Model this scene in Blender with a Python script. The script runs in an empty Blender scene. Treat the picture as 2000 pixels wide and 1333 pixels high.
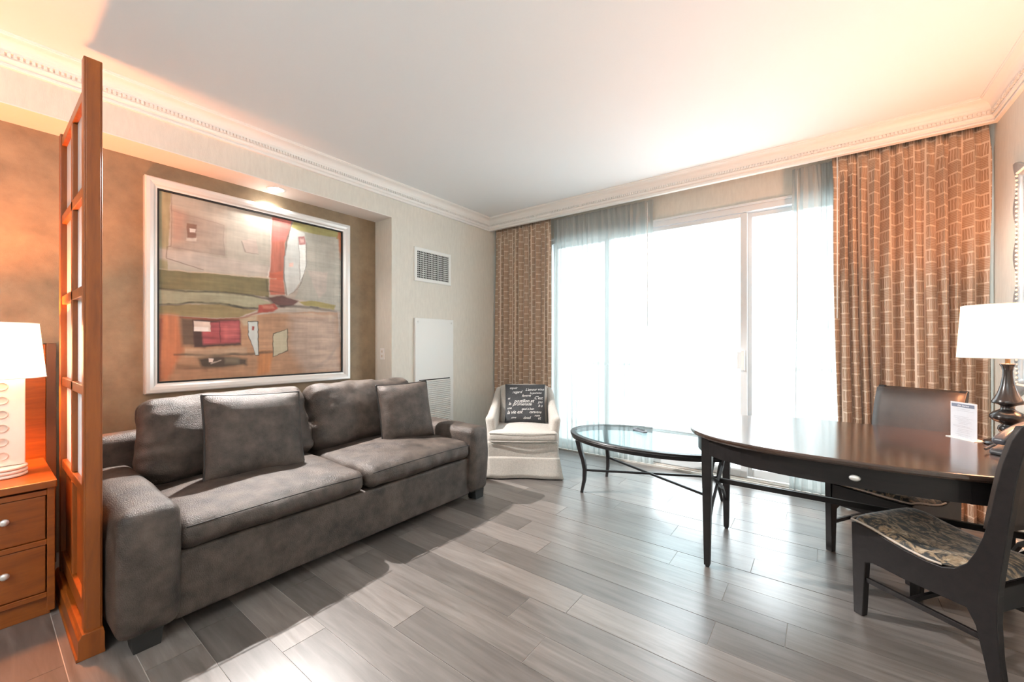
import bpy, bmesh, math, random
import numpy as np
from mathutils import Vector, Matrix, noise
random.seed(7)
PI = math.pi
SC = bpy.context.scene
COL = SC.collection

# ------------------------------------------------------------------ camera
cam_d = bpy.data.cameras.new('camera')
cam_d.sensor_width = 36; cam_d.lens = 794/2000*36; cam_d.shift_y = 0.00225
cam_d.clip_start = 0.05; cam_d.clip_end = 300
cam = bpy.data.objects.new('camera', cam_d); COL.objects.link(cam)
cam.location = (0, 0, 1.3); cam.rotation_euler = (PI/2, 0, math.radians(37.08))
SC.camera = cam

# ------------------------------------------------------------------ world, lights, exposure
SC.view_settings.view_transform = 'Standard'
SC.view_settings.look = 'None'
SC.view_settings.gamma = 1
SC.view_settings.use_curve_mapping = False
SC.view_settings.exposure = 0.95
w = bpy.data.worlds.new('daylight'); SC.world = w; w.use_nodes = True
bgn = w.node_tree.nodes['Background']
bgn.inputs[0].default_value = (0.89, 0.955, 1.0, 1); bgn.inputs[1].default_value = 4.1

def light(name, kind, loc, power, color, size=0.05, rot=(0, 0, 0), size_y=None, spot=None, blend=0.5):
    d = bpy.data.lights.new(name, kind); d.energy = power; d.color = color
    if kind == 'AREA':
        d.size = size
        if size_y: d.shape = 'RECTANGLE'; d.size_y = size_y
    else:
        d.shadow_soft_size = size
    if kind == 'SPOT': d.spot_size = spot; d.spot_blend = blend
    o = bpy.data.objects.new(name, d); COL.objects.link(o); o.location = loc; o.rotation_euler = rot
    return o
# the sky's light enters by the sliding door (a sampling portal, it adds no light of its own)
pt = light('window_portal', 'AREA', (-0.98, 4.60, 1.3), 1, (1, 1, 1), 3.6, (-PI/2, 0, 0), 2.6)
pt.data.cycles.is_portal = True
# unseen fill light, added behind the camera to lift the room's ambient
light('room_fill', 'AREA', (-1.2, -1.7, 2.90), 26, (0.95, 0.98, 1.0), 1.4, (0, 0, 0), 1.4)
# two more unseen fills added behind the camera, aimed up to brighten the ceiling
light('ceiling_fill', 'AREA', (-1.3, -1.9, 1.75), 22, (0.90, 0.97, 1.0), 0.5, (PI, 0, 0), 0.5)
light('ceiling_fill', 'AREA', (0.1, -1.3, 1.75), 26, (0.90, 0.97, 1.0), 0.5, (PI, 0, 0), 0.5)
# recessed downlight above the painting
light('niche_downlight', 'SPOT', (-3.61, 1.525, 2.575), 430, (1.0, 0.955, 0.92), 0.025, (0, math.radians(-47), 0), spot=math.radians(96), blend=0.2)
light('niche_downlight_spill', 'SPOT', (-3.66, 1.525, 2.575), 13, (1.0, 0.96, 0.92), 0.02, (0, 0, 0), spot=math.radians(130), blend=0.6)
# bulbs inside the two lamp shades
light('bedside_bulb', 'POINT', (-3.20, 0.081, 1.30), 78, (1.0, 0.30, 0.085), 0.04)
light('desk_bulb', 'POINT', (0.757, 3.137, 1.42), 50, (1.0, 0.40, 0.17), 0.04)

# ------------------------------------------------------------------ material helpers
def newmat(name):
    m = bpy.data.materials.new(name); m.use_nodes = True
    nt = m.node_tree; b = nt.nodes['Principled BSDF']
    return m, nt, b
def N(nt, t, **kw):
    n = nt.nodes.new(t)
    for k, v in kw.items():
        if hasattr(n, k): setattr(n, k, v)
    return n
def setin(n, i, v):
    n.inputs[i].default_value = v
def c4(c): return (c[0], c[1], c[2], 1)
def plain(name, col, rough=0.5, metal=0.0, noise_amt=0.0, scale=20, bump=0.0, bscale=None, spec=None, coat=0.0, sheen=0.0, stretch=(1, 1, 1), trans=0.0):
    m, nt, b = newmat(name)
    setin(b, 'Roughness', rough); setin(b, 'Metallic', metal); setin(b, 'Coat Weight', coat); setin(b, 'Sheen Weight', sheen)
    if coat: setin(b, 'Coat Roughness', 0.08)
    if spec is not None: setin(b, 'Specular IOR Level', spec)
    setin(b, 'Base Color', c4(col))
    tc = N(nt, 'ShaderNodeTexCoord'); mp = N(nt, 'ShaderNodeMapping'); setin(mp, 'Scale', stretch)
    nt.links.new(tc.outputs['Object'], mp.inputs[0])
    if noise_amt:
        no = N(nt, 'ShaderNodeTexNoise'); setin(no, 'Scale', scale); setin(no, 'Detail', 6); setin(no, 'Roughness', 0.6)
        nt.links.new(mp.outputs[0], no.inputs['Vector'])
        rp = N(nt, 'ShaderNodeValToRGB'); e = rp.color_ramp.elements
        e[0].position = 0.3; e[1].position = 0.7
        e[0].color = c4([max(0, x*(1-noise_amt)) for x in col]); e[1].color = c4([min(1, x*(1+noise_amt)) for x in col])
        nt.links.new(no.outputs['Fac'], rp.inputs[0]); nt.links.new(rp.outputs[0], b.inputs['Base Color'])
    if bump:
        n2 = N(nt, 'ShaderNodeTexNoise'); setin(n2, 'Scale', bscale or scale*4); setin(n2, 'Detail', 4)
        nt.links.new(mp.outputs[0], n2.inputs['Vector'])
        bp = N(nt, 'ShaderNodeBump'); setin(bp, 'Strength', bump); setin(bp, 'Distance', 0.01)
        nt.links.new(n2.outputs['Fac'], bp.inputs['Height']); nt.links.new(bp.outputs[0], b.inputs['Normal'])
    return m
def wood(name, dark, lite, rough=0.35, stretch=(1, 1, 12), scale=6, coat=0.3, rnd=False):
    m, nt, b = newmat(name)
    tc = N(nt, 'ShaderNodeTexCoord'); mp = N(nt, 'ShaderNodeMapping'); setin(mp, 'Scale', stretch)
    nt.links.new(tc.outputs['Object'], mp.inputs[0])
    vec = mp.outputs[0]
    if rnd:
        oi = N(nt, 'ShaderNodeObjectInfo'); mu = N(nt, 'ShaderNodeMath', operation='MULTIPLY'); setin(mu, 1, 37.0)
        nt.links.new(oi.outputs['Random'], mu.inputs[0])
        ad = N(nt, 'ShaderNodeVectorMath', operation='ADD'); nt.links.new(vec, ad.inputs[0]); nt.links.new(mu.outputs[0], ad.inputs[1]); vec = ad.outputs[0]
    no = N(nt, 'ShaderNodeTexNoise'); setin(no, 'Scale', scale); setin(no, 'Detail', 8); setin(no, 'Roughness', 0.62); setin(no, 'Distortion', 0.6)
    nt.links.new(vec, no.inputs['Vector'])
    rp = N(nt, 'ShaderNodeValToRGB'); e = rp.color_ramp.elements
    e[0].position = 0.28; e[1].position = 0.72; e[0].color = c4(dark); e[1].color = c4(lite)
    nt.links.new(no.outputs['Fac'], rp.inputs[0])
    out = rp.outputs[0]
    if rnd:
        mr = N(nt, 'ShaderNodeMapRange'); setin(mr, 'To Min', 0.62); setin(mr, 'To Max', 1.2)
        nt.links.new(oi.outputs['Random'], mr.inputs[0])
        mx = N(nt, 'ShaderNodeVectorMath', operation='SCALE'); nt.links.new(out, mx.inputs[0]); nt.links.new(mr.outputs[0], mx.inputs['Scale']); out = mx.outputs[0]
    nt.links.new(out, b.inputs['Base Color'])
    setin(b, 'Roughness', rough); setin(b, 'Coat Weight', coat); setin(b, 'Coat Roughness', 0.15)
    bp = N(nt, 'ShaderNodeBump'); setin(bp, 'Strength', 0.08); setin(bp, 'Distance', 0.005)
    nt.links.new(no.outputs['Fac'], bp.inputs['Height']); nt.links.new(bp.outputs[0], b.inputs['Normal'])
    return m

M = {}
M['ceiling'] = plain('ceiling_paint', (0.82, 0.85, 0.865), 0.8, bump=0.02, bscale=60)
M['wall'] = plain('beige_wallpaper', (0.69, 0.675, 0.61), 0.7, noise_amt=0.05, scale=40, bump=0.12, bscale=240, stretch=(1, 1, 0.25))
M['niche'] = plain('taupe_wallpaper', (0.27, 0.20, 0.125), 0.55, noise_amt=0.22, scale=7, bump=0.12, bscale=200)
M['trim'] = plain('white_trim', (0.84, 0.83, 0.80), 0.45)
M['soffit'] = plain('white_soffit', (0.80, 0.76, 0.72), 0.6)
M['plank'] = wood('grey_wood_tile', (0.105, 0.090, 0.080), (0.225, 0.20, 0.185), 0.30, (0.8, 9, 1), 3.2, 0.55, rnd=True)
M['plank'].node_tree.nodes['Principled BSDF'].inputs['Specular IOR Level'].default_value = 0.8
M['plank'].node_tree.nodes['Principled BSDF'].inputs['Coat Roughness'].default_value = 0.30
M['grout'] = plain('pale_grout', (0.50, 0.47, 0.44), 0.9)
M['orange_wood'] = wood('cherry_wood', (0.175, 0.040, 0.004), (0.31, 0.082, 0.008), 0.4, (6, 6, 0.7), 5, 0.12)
M['orange_wood_h'] = wood('cherry_wood_flat', (0.175, 0.040, 0.004), (0.31, 0.082, 0.008), 0.4, (6, 0.7, 6), 5, 0.12)
M['dark_trim'] = plain('dark_brown_trim', (0.06, 0.028, 0.014), 0.5)
M['espresso'] = wood('espresso_wood', (0.006, 0.005, 0.0055), (0.015, 0.012, 0.012), 0.42, (1, 8, 8), 4, 0.08)
M['espresso'].node_tree.nodes['Principled BSDF'].inputs['Specular IOR Level'].default_value = 0.35
M['espresso_top'] = wood('espresso_polished_top', (0.030, 0.017, 0.012), (0.060, 0.034, 0.024), 0.16, (1, 8, 8), 3, 0.8)
M['black'] = plain('matt_black', (0.012, 0.012, 0.012), 0.55)
M['leather'] = plain('worn_brown_leather', (0.060, 0.046, 0.038), 0.46, noise_amt=0.62, scale=11, bump=0.5, bscale=200, spec=0.45)
M['piping'] = plain('dark_leather_piping', (0.012, 0.009, 0.008), 0.5)
M['cream'] = plain('oatmeal_fabric', (0.44, 0.41, 0.37), 0.9, noise_amt=0.14, scale=90, bump=0.3, bscale=500, sheen=0.3)
M['script_cloth'] = plain('charcoal_fabric', (0.045, 0.048, 0.052), 0.9, noise_amt=0.3, scale=120, bump=0.2, bscale=400)
M['script_ink'] = plain('white_ink', (0.62, 0.62, 0.60), 0.8)
M['silver'] = plain('brushed_silver', (0.72, 0.72, 0.70), 0.32, metal=0.55)
M['frame_silver'] = plain('pale_silver_frame', (0.74, 0.74, 0.72), 0.3, metal=0.25)
M['mirror_frame'] = plain('silver_leaf', (0.42, 0.46, 0.48), 0.4, metal=0.5, noise_amt=0.2, scale=8)
M['mirror'] = plain('mirror_glass', (0.9, 0.9, 0.9), 0.03, metal=1.0)
M['alu'] = plain('white_door_frame', (0.70, 0.74, 0.76), 0.4)
M['track'] = plain('warm_grey_track', (0.55, 0.52, 0.48), 0.5)
M['white'] = plain('white_plastic', (0.80, 0.80, 0.78), 0.4)
M['vent'] = plain('white_enamel', (0.78, 0.80, 0.78), 0.4)
M['hole'] = plain('dark_duct', (0.02, 0.022, 0.022), 0.9)
M['ceramic'] = plain('cream_ceramic', (0.80, 0.74, 0.66), 0.35, coat=0.3)
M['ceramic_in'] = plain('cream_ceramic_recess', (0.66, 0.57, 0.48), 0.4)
M['lamp_black'] = plain('black_lacquer', (0.014, 0.013, 0.013), 0.25, coat=0.15)
M['brass'] = plain('aged_brass', (0.55, 0.42, 0.26), 0.35, metal=0.8)
M['chair_leather'] = plain('dark_brown_chair_leather', (0.034, 0.023, 0.018), 0.5, noise_amt=0.2, scale=10, bump=0.1, bscale=300)
M['phone'] = plain('black_phone_plastic', (0.03, 0.032, 0.036), 0.35)
M['handset'] = plain('slate_handset', (0.055, 0.062, 0.075), 0.3)
M['grey_plastic'] = plain('grey_plastic', (0.20, 0.22, 0.25), 0.35)
M['paper'] = plain('white_card', (0.80, 0.80, 0.82), 0.5)
M['print_blue'] = plain('slate_print', (0.14, 0.16, 0.22), 0.5)
M['print_grey'] = plain('grey_print', (0.50, 0.50, 0.53), 0.5)
M['concrete'] = plain('pale_concrete', (0.75, 0.74, 0.72), 0.9, noise_amt=0.05)
M['facade'] = plain('pale_facade', (0.80, 0.80, 0.78), 0.9)
M['facade_band'] = plain('facade_glazing', (0.45, 0.48, 0.50), 0.4)

def glassmat(name, tint, fac=0.10, rough=0.0):
    m = bpy.data.materials.new(name); m.use_nodes = True; nt = m.node_tree; nt.nodes.clear()
    o = N(nt, 'ShaderNodeOutputMaterial'); tr = N(nt, 'ShaderNodeBsdfTransparent'); gl = N(nt, 'ShaderNodeBsdfGlossy')
    setin(tr, 0, c4(tint)); setin(gl, 'Roughness', rough)
    fr = N(nt, 'ShaderNodeLayerWeight'); setin(fr, 0, 0.5)
    pw = N(nt, 'ShaderNodeMath', operation='POWER'); setin(pw, 1, 4.0); nt.links.new(fr.outputs['Facing'], pw.inputs[0])
    ad = N(nt, 'ShaderNodeMath', operation='MULTIPLY_ADD'); setin(ad, 1, 0.55 if fac >= 0.2 else 0.25); setin(ad, 2, 0.05 if fac >= 0.2 else 0.025)
    mx = N(nt, 'ShaderNodeMixShader')
    nt.links.new(pw.outputs[0], ad.inputs[0]); nt.links.new(ad.outputs[0], mx.inputs[0])
    nt.links.new(tr.outputs[0], mx.inputs[1]); nt.links.new(gl.outputs[0], mx.inputs[2]); nt.links.new(mx.outputs[0], o.inputs[0])
    return m
M['pane'] = glassmat('clear_pane', (0.96, 0.98, 0.98), 0.05)
M['table_glass'] = glassmat('table_glass', (0.80, 0.90, 0.92), 0.2)
M['acrylic'] = glassmat('acrylic', (0.95, 0.96, 0.97), 0.1)
def mixmat(name, parts):
    """weighted mix of simple shaders: [(type, colour, weight)]"""
    m = bpy.data.materials.new(name); m.use_nodes = True; nt = m.node_tree; nt.nodes.clear()
    o = N(nt, 'ShaderNodeOutputMaterial'); cur = None; tot = 0
    for t, col, wt in parts:
        s = N(nt, t); setin(s, 0, c4(col))
        if t == 'ShaderNodeBsdfGlossy': setin(s, 'Roughness', 0.25)
        if cur is None: cur = s; tot = wt
        else:
            mx = N(nt, 'ShaderNodeMixShader'); tot += wt; setin(mx, 0, wt/tot)
            nt.links.new(cur.outputs[0], mx.inputs[1]); nt.links.new(s.outputs[0], mx.inputs[2]); cur = mx
    nt.links.new(cur.outputs[0], o.inputs[0])
    return m
M['frosted'] = mixmat('frosted_pane', [('ShaderNodeBsdfTranslucent', (0.78, 0.80, 0.82), 0.35), ('ShaderNodeBsdfDiffuse', (0.66, 0.66, 0.66), 0.35), ('ShaderNodeBsdfTransparent', (0.9, 0.9, 0.9), 0.15), ('ShaderNodeBsdfGlossy', (0.9, 0.9, 0.9), 0.15)])
def sheermat():
    # thin voile: the weave closes up where a fold is seen edge-on
    m = bpy.data.materials.new('white_sheer'); m.use_nodes = True; nt = m.node_tree; nt.nodes.clear(); L = nt.links
    o = N(nt, 'ShaderNodeOutputMaterial'); tl = N(nt, 'ShaderNodeBsdfTranslucent'); df = N(nt, 'ShaderNodeBsdfDiffuse'); tr = N(nt, 'ShaderNodeBsdfTransparent')
    setin(tl, 0, (0.28, 0.32, 0.315, 1)); setin(df, 0, (0.78, 0.81, 0.80, 1))
    a = N(nt, 'ShaderNodeMixShader'); setin(a, 0, 0.45); L.new(tl.outputs[0], a.inputs[1]); L.new(df.outputs[0], a.inputs[2])
    lw = N(nt, 'ShaderNodeLayerWeight'); setin(lw, 0, 0.5); mr = N(nt, 'ShaderNodeMapRange'); setin(mr, 'From Min', 0.1); setin(mr, 'From Max', 0.85); setin(mr, 'To Min', 0.15); setin(mr, 'To Max', 0.02)
    L.new(lw.outputs['Facing'], mr.inputs[0])
    b = N(nt, 'ShaderNodeMixShader'); L.new(mr.outputs[0], b.inputs[0]); L.new(a.outputs[0], b.inputs[1]); L.new(tr.outputs[0], b.inputs[2]); L.new(b.outputs[0], o.inputs[0])
    return m
M['sheer'] = sheermat()
def shademat(name, col, em, strength):
    m = mixmat(name, [('ShaderNodeBsdfTranslucent', col, 0.78), ('ShaderNodeBsdfDiffuse', col, 0.22)])
    nt = m.node_tree; o = [n for n in nt.nodes if n.type == 'OUTPUT_MATERIAL'][0]; src = o.inputs[0].links[0].from_socket
    e = N(nt, 'ShaderNodeEmission'); setin(e, 0, c4(em)); setin(e, 1, strength)
    a = N(nt, 'ShaderNodeAddShader'); nt.links.new(src, a.inputs[0]); nt.links.new(e.outputs[0], a.inputs[1]); nt.links.new(a.outputs[0], o.inputs[0])
    return m
M['shade_l'] = shademat('lit_bedside_shade', (0.85, 0.80, 0.72), (1.0, 0.86, 0.70), 1.0)
M['shade_r'] = shademat('lit_desk_shade', (0.85, 0.82, 0.76), (1.0, 0.90, 0.76), 0.75)
def emis(name, col, s):
    m = bpy.data.materials.new(name); m.use_nodes = True; nt = m.node_tree; nt.nodes.clear()
    o = N(nt, 'ShaderNodeOutputMaterial'); e = N(nt, 'ShaderNodeEmission'); setin(e, 0, c4(col)); setin(e, 1, s); nt.links.new(e.outputs[0], o.inputs[0]); return m
M['lens'] = emis('downlight_lens', (1, 0.93, 0.85), 6)

def drape_mat():
    m, nt, b = newmat('woven_block_drape'); L = nt.links
    uv = N(nt, 'ShaderNodeUVMap'); uv.uv_map = 'UVMap'
    sp = N(nt, 'ShaderNodeSeparateXYZ'); L.new(uv.outputs[0], sp.inputs[0])
    def ma(op, a, b_=None, c=None):
        n = N(nt, 'ShaderNodeMath', operation=op)
        for i, x in enumerate((a, b_, c)):
            if x is None: continue
            if isinstance(x, (int, float)): setin(n, i, x)
            else: L.new(x, n.inputs[i])
        return n.outputs[0]
    CW, CH = 0.105, 0.088
    col = ma('FLOOR', ma('DIVIDE', sp.outputs[0], CW))
    odd = ma('MODULO', ma('ABSOLUTE', col), 2.0)
    # odd columns are shifted by half a block
    vv = ma('ADD', ma('DIVIDE', sp.outputs[1], CH), ma('MULTIPLY', odd, 0.5))
    uu = ma('DIVIDE', sp.outputs[0], CW)
    fu = ma('FRACT', uu); fv = ma('FRACT', vv); row = ma('FLOOR', vv)
    par = ma('MODULO', ma('ADD', row, ma('ABSOLUTE', col)), 2.0)
    # block borders
    du = ma('ABSOLUTE', ma('SUBTRACT', fu, 0.5)); dv = ma('ABSOLUTE', ma('SUBTRACT', fv, 0.5))
    edge = ma('MAXIMUM', ma('GREATER_THAN', du, 0.455), ma('GREATER_THAN', dv, 0.44))
    # narrow side strips beside the upright blocks
    strip = ma('MULTIPLY', par, ma('MULTIPLY', ma('GREATER_THAN', du, 0.27), ma('LESS_THAN', du, 0.31)))
    no = N(nt, 'ShaderNodeTexNoise'); setin(no, 'Scale', 22.0); setin(no, 'Detail', 2); L.new(uv.outputs[0], no.inputs['Vector'])
    wob = ma('MULTIPLY', no.outputs['Fac'], 7.0)
    gv = ma('SINE', ma('ADD', ma('MULTIPLY', fu, 55.0), wob))
    gh = ma('SINE', ma('ADD', ma('MULTIPLY', fv, 48.0), wob))
    g = ma('ADD', ma('MULTIPLY', gv, par), ma('MULTIPLY', gh, ma('SUBTRACT', 1.0, par)))
    g = ma('MULTIPLY_ADD', g, 0.5, 0.5); g = ma('POWER', g, 2.0)
    mxv = ma('MAXIMUM', edge, ma('MAXIMUM', ma('MULTIPLY', g, 0.55), ma('MULTIPLY', strip, 0.7)))
    rp = N(nt, 'ShaderNodeMix', data_type='RGBA'); rp.inputs[6].default_value = (0.35, 0.225, 0.145, 1); rp.inputs[7].default_value = (0.66, 0.55, 0.44, 1)
    L.new(mxv, rp.inputs[0]); L.new(rp.outputs[2], b.inputs['Base Color'])
    setin(b, 'Roughness', 0.8); setin(b, 'Sheen Weight', 0.2)
    bp = N(nt, 'ShaderNodeBump'); setin(bp, 'Strength', 0.25); setin(bp, 'Distance', 0.002); L.new(mxv, bp.inputs['Height']); L.new(bp.outputs[0], b.inputs['Normal'])
    return m
M['drape'] = drape_mat()
def tapestry():
    m, nt, b = newmat('floral_tapestry'); L = nt.links
    tc = N(nt, 'ShaderNodeTexCoord'); mp = N(nt, 'ShaderNodeMapping'); setin(mp, 'Scale', (1.6, 1, 1)); L.new(tc.outputs['Object'], mp.inputs[0])
    no = N(nt, 'ShaderNodeTexNoise'); setin(no, 'Scale', 16); setin(no, 'Detail', 7); setin(no, 'Roughness', 0.68); setin(no, 'Distortion', 1.6); L.new(mp.outputs[0], no.inputs['Vector'])
    rp = N(nt, 'ShaderNodeValToRGB'); cr = rp.color_ramp; cr.interpolation = 'EASE'
    cr.elements[0].position = 0.40; cr.elements[0].color = (0.022, 0.024, 0.026, 1)
    cr.elements[1].position = 0.52; cr.elements[1].color = (0.30, 0.21, 0.125, 1)
    e = cr.elements.new(0.465); e.color = (0.05, 0.052, 0.05, 1)
    e = cr.elements.new(0.64); e.color = (0.52, 0.42, 0.30, 1)
    L.new(no.outputs['Fac'], rp.inputs[0]); L.new(rp.outputs[0], b.inputs['Base Color']); setin(b, 'Roughness', 0.6); setin(b, 'Sheen Weight', 0.3)
    return m
M['tapestry'] = tapestry()

# ------------------------------------------------------------------ geometry helpers
def link(name, me, mat, parent=None, smooth=False, mats=None):
    o = bpy.data.objects.new(name, me); COL.objects.link(o)
    for m in (mats or [mat]): me.materials.append(m)
    if smooth:
        me.polygons.foreach_set('use_smooth', [True]*len(me.polygons)); me.update()
    if parent: o.parent = parent
    return o
def pyd(name, v, f, mat, parent=None, smooth=False):
    me = bpy.data.meshes.new(name); me.from_pydata([tuple(map(float, p)) for p in v], [], [tuple(map(int, q)) for q in f])
    me.validate(); me.update()
    return link(name, me, mat, parent, smooth)
def bmo(name, bm, mat, parent=None, smooth=False):
    bmesh.ops.recalc_face_normals(bm, faces=bm.faces)
    me = bpy.data.meshes.new(name); bm.to_mesh(me); bm.free()
    return link(name, me, mat, parent, smooth)
def bev(o, wdt=0.004, seg=2, ang=0.6):
    md = o.modifiers.new('bevel', 'BEVEL'); md.width = wdt; md.segments = seg; md.limit_method = 'ANGLE'; md.angle_limit = ang
    return o
def addbox(bm, a, b, mat=None):
    x0, y0, z0 = a; x1, y1, z1 = b
    vs = [bm.verts.new((x, y, z)) for x in (x0, x1) for y in (y0, y1) for z in (z0, z1)]
    if mat is not None:
        for v in vs: v.co = mat @ v.co
    for q in ((0, 1, 3, 2), (4, 6, 7, 5), (0, 4, 5, 1), (2, 3, 7, 6), (0, 2, 6, 4), (1, 5, 7, 3)):
        bm.faces.new([vs[i] for i in q])
def box(name, a, b, mat, parent=None, bevel=0.0):
    bm = bmesh.new(); addbox(bm, a, b); o = bmo(name, bm, mat, parent)
    if bevel: bev(o, bevel)
    return o
def tag(o, label=None, cat=None, group=None, kind=None):
    if label: o['label'] = label
    if cat: o['category'] = cat
    if group: o['group'] = group
    if kind: o['kind'] = kind
    return o
def thing(name, loc, rz, label, cat, group=None):
    o = bpy.data.objects.new(name, None); COL.objects.link(o); o.location = loc; o.rotation_euler = (0, 0, rz); o.empty_display_size = 0.1
    return tag(o, label, cat, group)
def prism(name, poly, x0, x1, mat, parent=None, axis='x', bevel=0.0, smooth=False):
    """polygon in the plane across `axis`, extruded from x0 to x1 along it"""
    bm = bmesh.new()
    def P(c, q):
        return {'x': (c, q[0], q[1]), 'y': (q[0], c, q[1]), 'z': (q[0], q[1], c)}[axis]
    A = [bm.verts.new(P(x0, q)) for q in poly]; B = [bm.verts.new(P(x1, q)) for q in poly]
    bm.faces.new(A); bm.faces.new(B[::-1]); n = len(poly)
    for i in range(n): bm.faces.new((A[i], B[i], B[(i+1) % n], A[(i+1) % n]))
    o = bmo(name, bm, mat, parent, smooth)
    if bevel: bev(o, bevel)
    return o
def addtube(bm, pts, r, seg=10, caps=True, closed=False):
    pts = [Vector(p) for p in pts]; n = len(pts); rings = []
    rr = r if hasattr(r, '__len__') else [r]*n
    up = None
    for i, p in enumerate(pts):
        if closed: t = pts[(i+1) % n]-pts[i-1]
        else: t = pts[min(i+1, n-1)]-pts[max(i-1, 0)]
        t.normalize()
        if up is None:
            up = Vector((0, 0, 1)) if abs(t.z) < 0.9 else Vector((1, 0, 0))
        a = up.cross(t)
        if a.length < 1e-5: a = Vector((1, 0, 0)).cross(t)
        a.normalize(); b = t.cross(a).normalized(); up = b
        rings.append([bm.verts.new(p+(a*math.cos(2*PI*k/seg)+b*math.sin(2*PI*k/seg))*rr[i]) for k in range(seg)])
    m = n if closed else n-1
    for i in range(m):
        A, B = rings[i], rings[(i+1) % n]
        for k in range(seg): bm.faces.new((A[k], A[(k+1) % seg], B[(k+1) % seg], B[k]))
    if caps and not closed:
        bm.faces.new(rings[0][::-1]); bm.faces.new(rings[-1])
def tube(name, pts, r, mat, parent=None, seg=10, closed=False):
    bm = bmesh.new(); addtube(bm, pts, r, seg, True, closed); return bmo(name, bm, mat, parent, True)
def addbar(bm, p, q, wx, wz):
    p = Vector(p); q = Vector(q); t = (q-p); L = t.length; t.normalize()
    a = Vector((0, 0, 1)).cross(t)
    if a.length < 1e-4: a = Vector((1, 0, 0))
    a.normalize(); b = t.cross(a)
    mt = Matrix((a, t, b)).transposed().to_4x4(); mt.translation = p
    addbox(bm, (-wx/2, 0, -wz/2), (wx/2, L, wz/2), mt)
def bar(name, p, q, wx, wz, mat, parent=None, bevel=0.002):
    bm = bmesh.new(); addbar(bm, p, q, wx, wz); o = bmo(name, bm, mat, parent)
    if bevel: bev(o, bevel)
    return o
def lathe(name, prof, mat, parent=None, seg=40, loc=(0, 0, 0), smooth=True, caps=True):
    bm = bmesh.new(); rings = []
    for r, z in prof:
        rings.append([bm.verts.new((loc[0]+r*math.cos(2*PI*k/seg), loc[1]+r*math.sin(2*PI*k/seg), loc[2]+z)) for k in range(seg)])
    for A, B in zip(rings, rings[1:]):
        for k in range(seg): bm.faces.new((A[k], A[(k+1) % seg], B[(k+1) % seg], B[k]))
    if caps: bm.faces.new(rings[0][::-1]); bm.faces.new(rings[-1])
    return bmo(name, bm, mat, parent, smooth)
def fbm(p, s, seed=0.0):
    return noise.fractal(Vector((p[0]*s+seed, p[1]*s+seed*1.7, p[2]*s-seed)), 1.0, 2.0, 4)
def rbox(name, c, h, r, mat, parent=None, puff=(0, 0, 0), wr=0.0, wsc=5, seed=0.0, n=12, k=4, fn=None):
    """soft rounded box: centre c, half sizes h, corner radius r, bulges and wrinkles"""
    h = np.array(h, float); axes = []
    for a in range(3):
        e = h[a]-r
        s = list(np.linspace(-e, e, n+1)) if e > 1e-6 else [0.0]
        o_ = [e+r*(j/k) for j in range(1, k+1)]
        axes.append(np.array([-x for x in o_[::-1]]+s+o_))
    verts = {}; V = []; Fc = []
    def vid(p):
        key = (round(p[0], 6), round(p[1], 6), round(p[2], 6))
        if key not in verts: verts[key] = len(V); V.append(np.array(p, float))
        return verts[key]
    for a in range(3):
        b, c_ = (a+1) % 3, (a+2) % 3
        for sg in (-1, 1):
            for i in range(len(axes[b])-1):
                for j in range(len(axes[c_])-1):
                    q = []
                    for di, dj in ((0, 0), (1, 0), (1, 1), (0, 1)):
                        p = [0, 0, 0]; p[a] = sg*h[a]; p[b] = axes[b][i+di]; p[c_] = axes[c_][j+dj]; q.append(vid(p))
                    Fc.append(q if sg > 0 else q[::-1])
    out = []
    for p in V:
        inn = np.clip(p, -(h-r), h-r); d = p-inn; L = np.linalg.norm(d); nrm = d/L if L > 0 else d
        x = inn+r*nrm; u = x/h
        for a in range(3):
            if puff[a]:
                b, c_ = (a+1) % 3, (a+2) % 3
                x[a] += u[a]*puff[a]*max(0, 1-u[b]**2)*max(0, 1-u[c_]**2)
        if wr: x = x+nrm*wr*fbm(x, wsc, seed)
        if fn: x = fn(x, u)
        out.append(x+np.array(c))
    return pyd(name, out, Fc, mat, parent, True)
def pillow(name, W, Hh, T, mat, parent=None, n=26, seed=0.0, pipe=None, wr=0.006):
    """throw pillow in its own frame: width x, height z (0..H), thickness y; returns surface function too"""
    def outline(u, v):
        x = u*W/2*(1-0.035*(1-v*v)); z = v*Hh/2*(1-0.035*(1-u*u))
        return x, z
    def thick(u, v):
        return T/2*(max(0, 1-u**4)**0.55)*(max(0, 1-v**4)**0.55)
    V = []; Fc = []; idx = {}
    for side in (-1, 1):
        for i in range(n+1):
            for j in range(n+1):
                u = math.sin((i/n-0.5)*PI); v = math.sin((j/n-0.5)*PI)
                x, z = outline(u, v); t = thick(u, v)
                if i in (0, n) or j in (0, n):
                    if ('e', i, j) in idx: idx[(side, i, j)] = idx[('e', i, j)]; continue
                    idx[('e', i, j)] = len(V)
                wv = wr*fbm((x, side, z), 7, seed)*(1-abs(u*v))
                wv += wr*0.9*math.sin(26*v+3*fbm((x, 1, z), 3, seed))*abs(u)**6*(1-u*u)*6
                idx[(side, i, j)] = len(V); V.append((x, side*(t+(wv if t > 0.001 else 0)), z+Hh/2))
        for i in range(n):
            for j in range(n):
                q = [idx[(side, i, j)], idx[(side, i+1, j)], idx[(side, i+1, j+1)], idx[(side, i, j+1)]]
                Fc.append(q if side < 0 else q[::-1])
    o = pyd(name, V, Fc, mat, parent, True)
    if pipe:
        pts = []
        for s in range(4):
            for k in range(16):
                t = math.sin(((k/16)-0.5)*PI)
                u, v = ((t, -1), (1, t), (-t, 1), (-1, -t))[s]
                x, z = outline(u, v); pts.append((x*1.003, 0, z*1.003+Hh/2))
        tube('piping', pts, 0.0068, pipe, parent, 8, True)
    return o, thick, outline
def wiggle(o):
    return o

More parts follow.
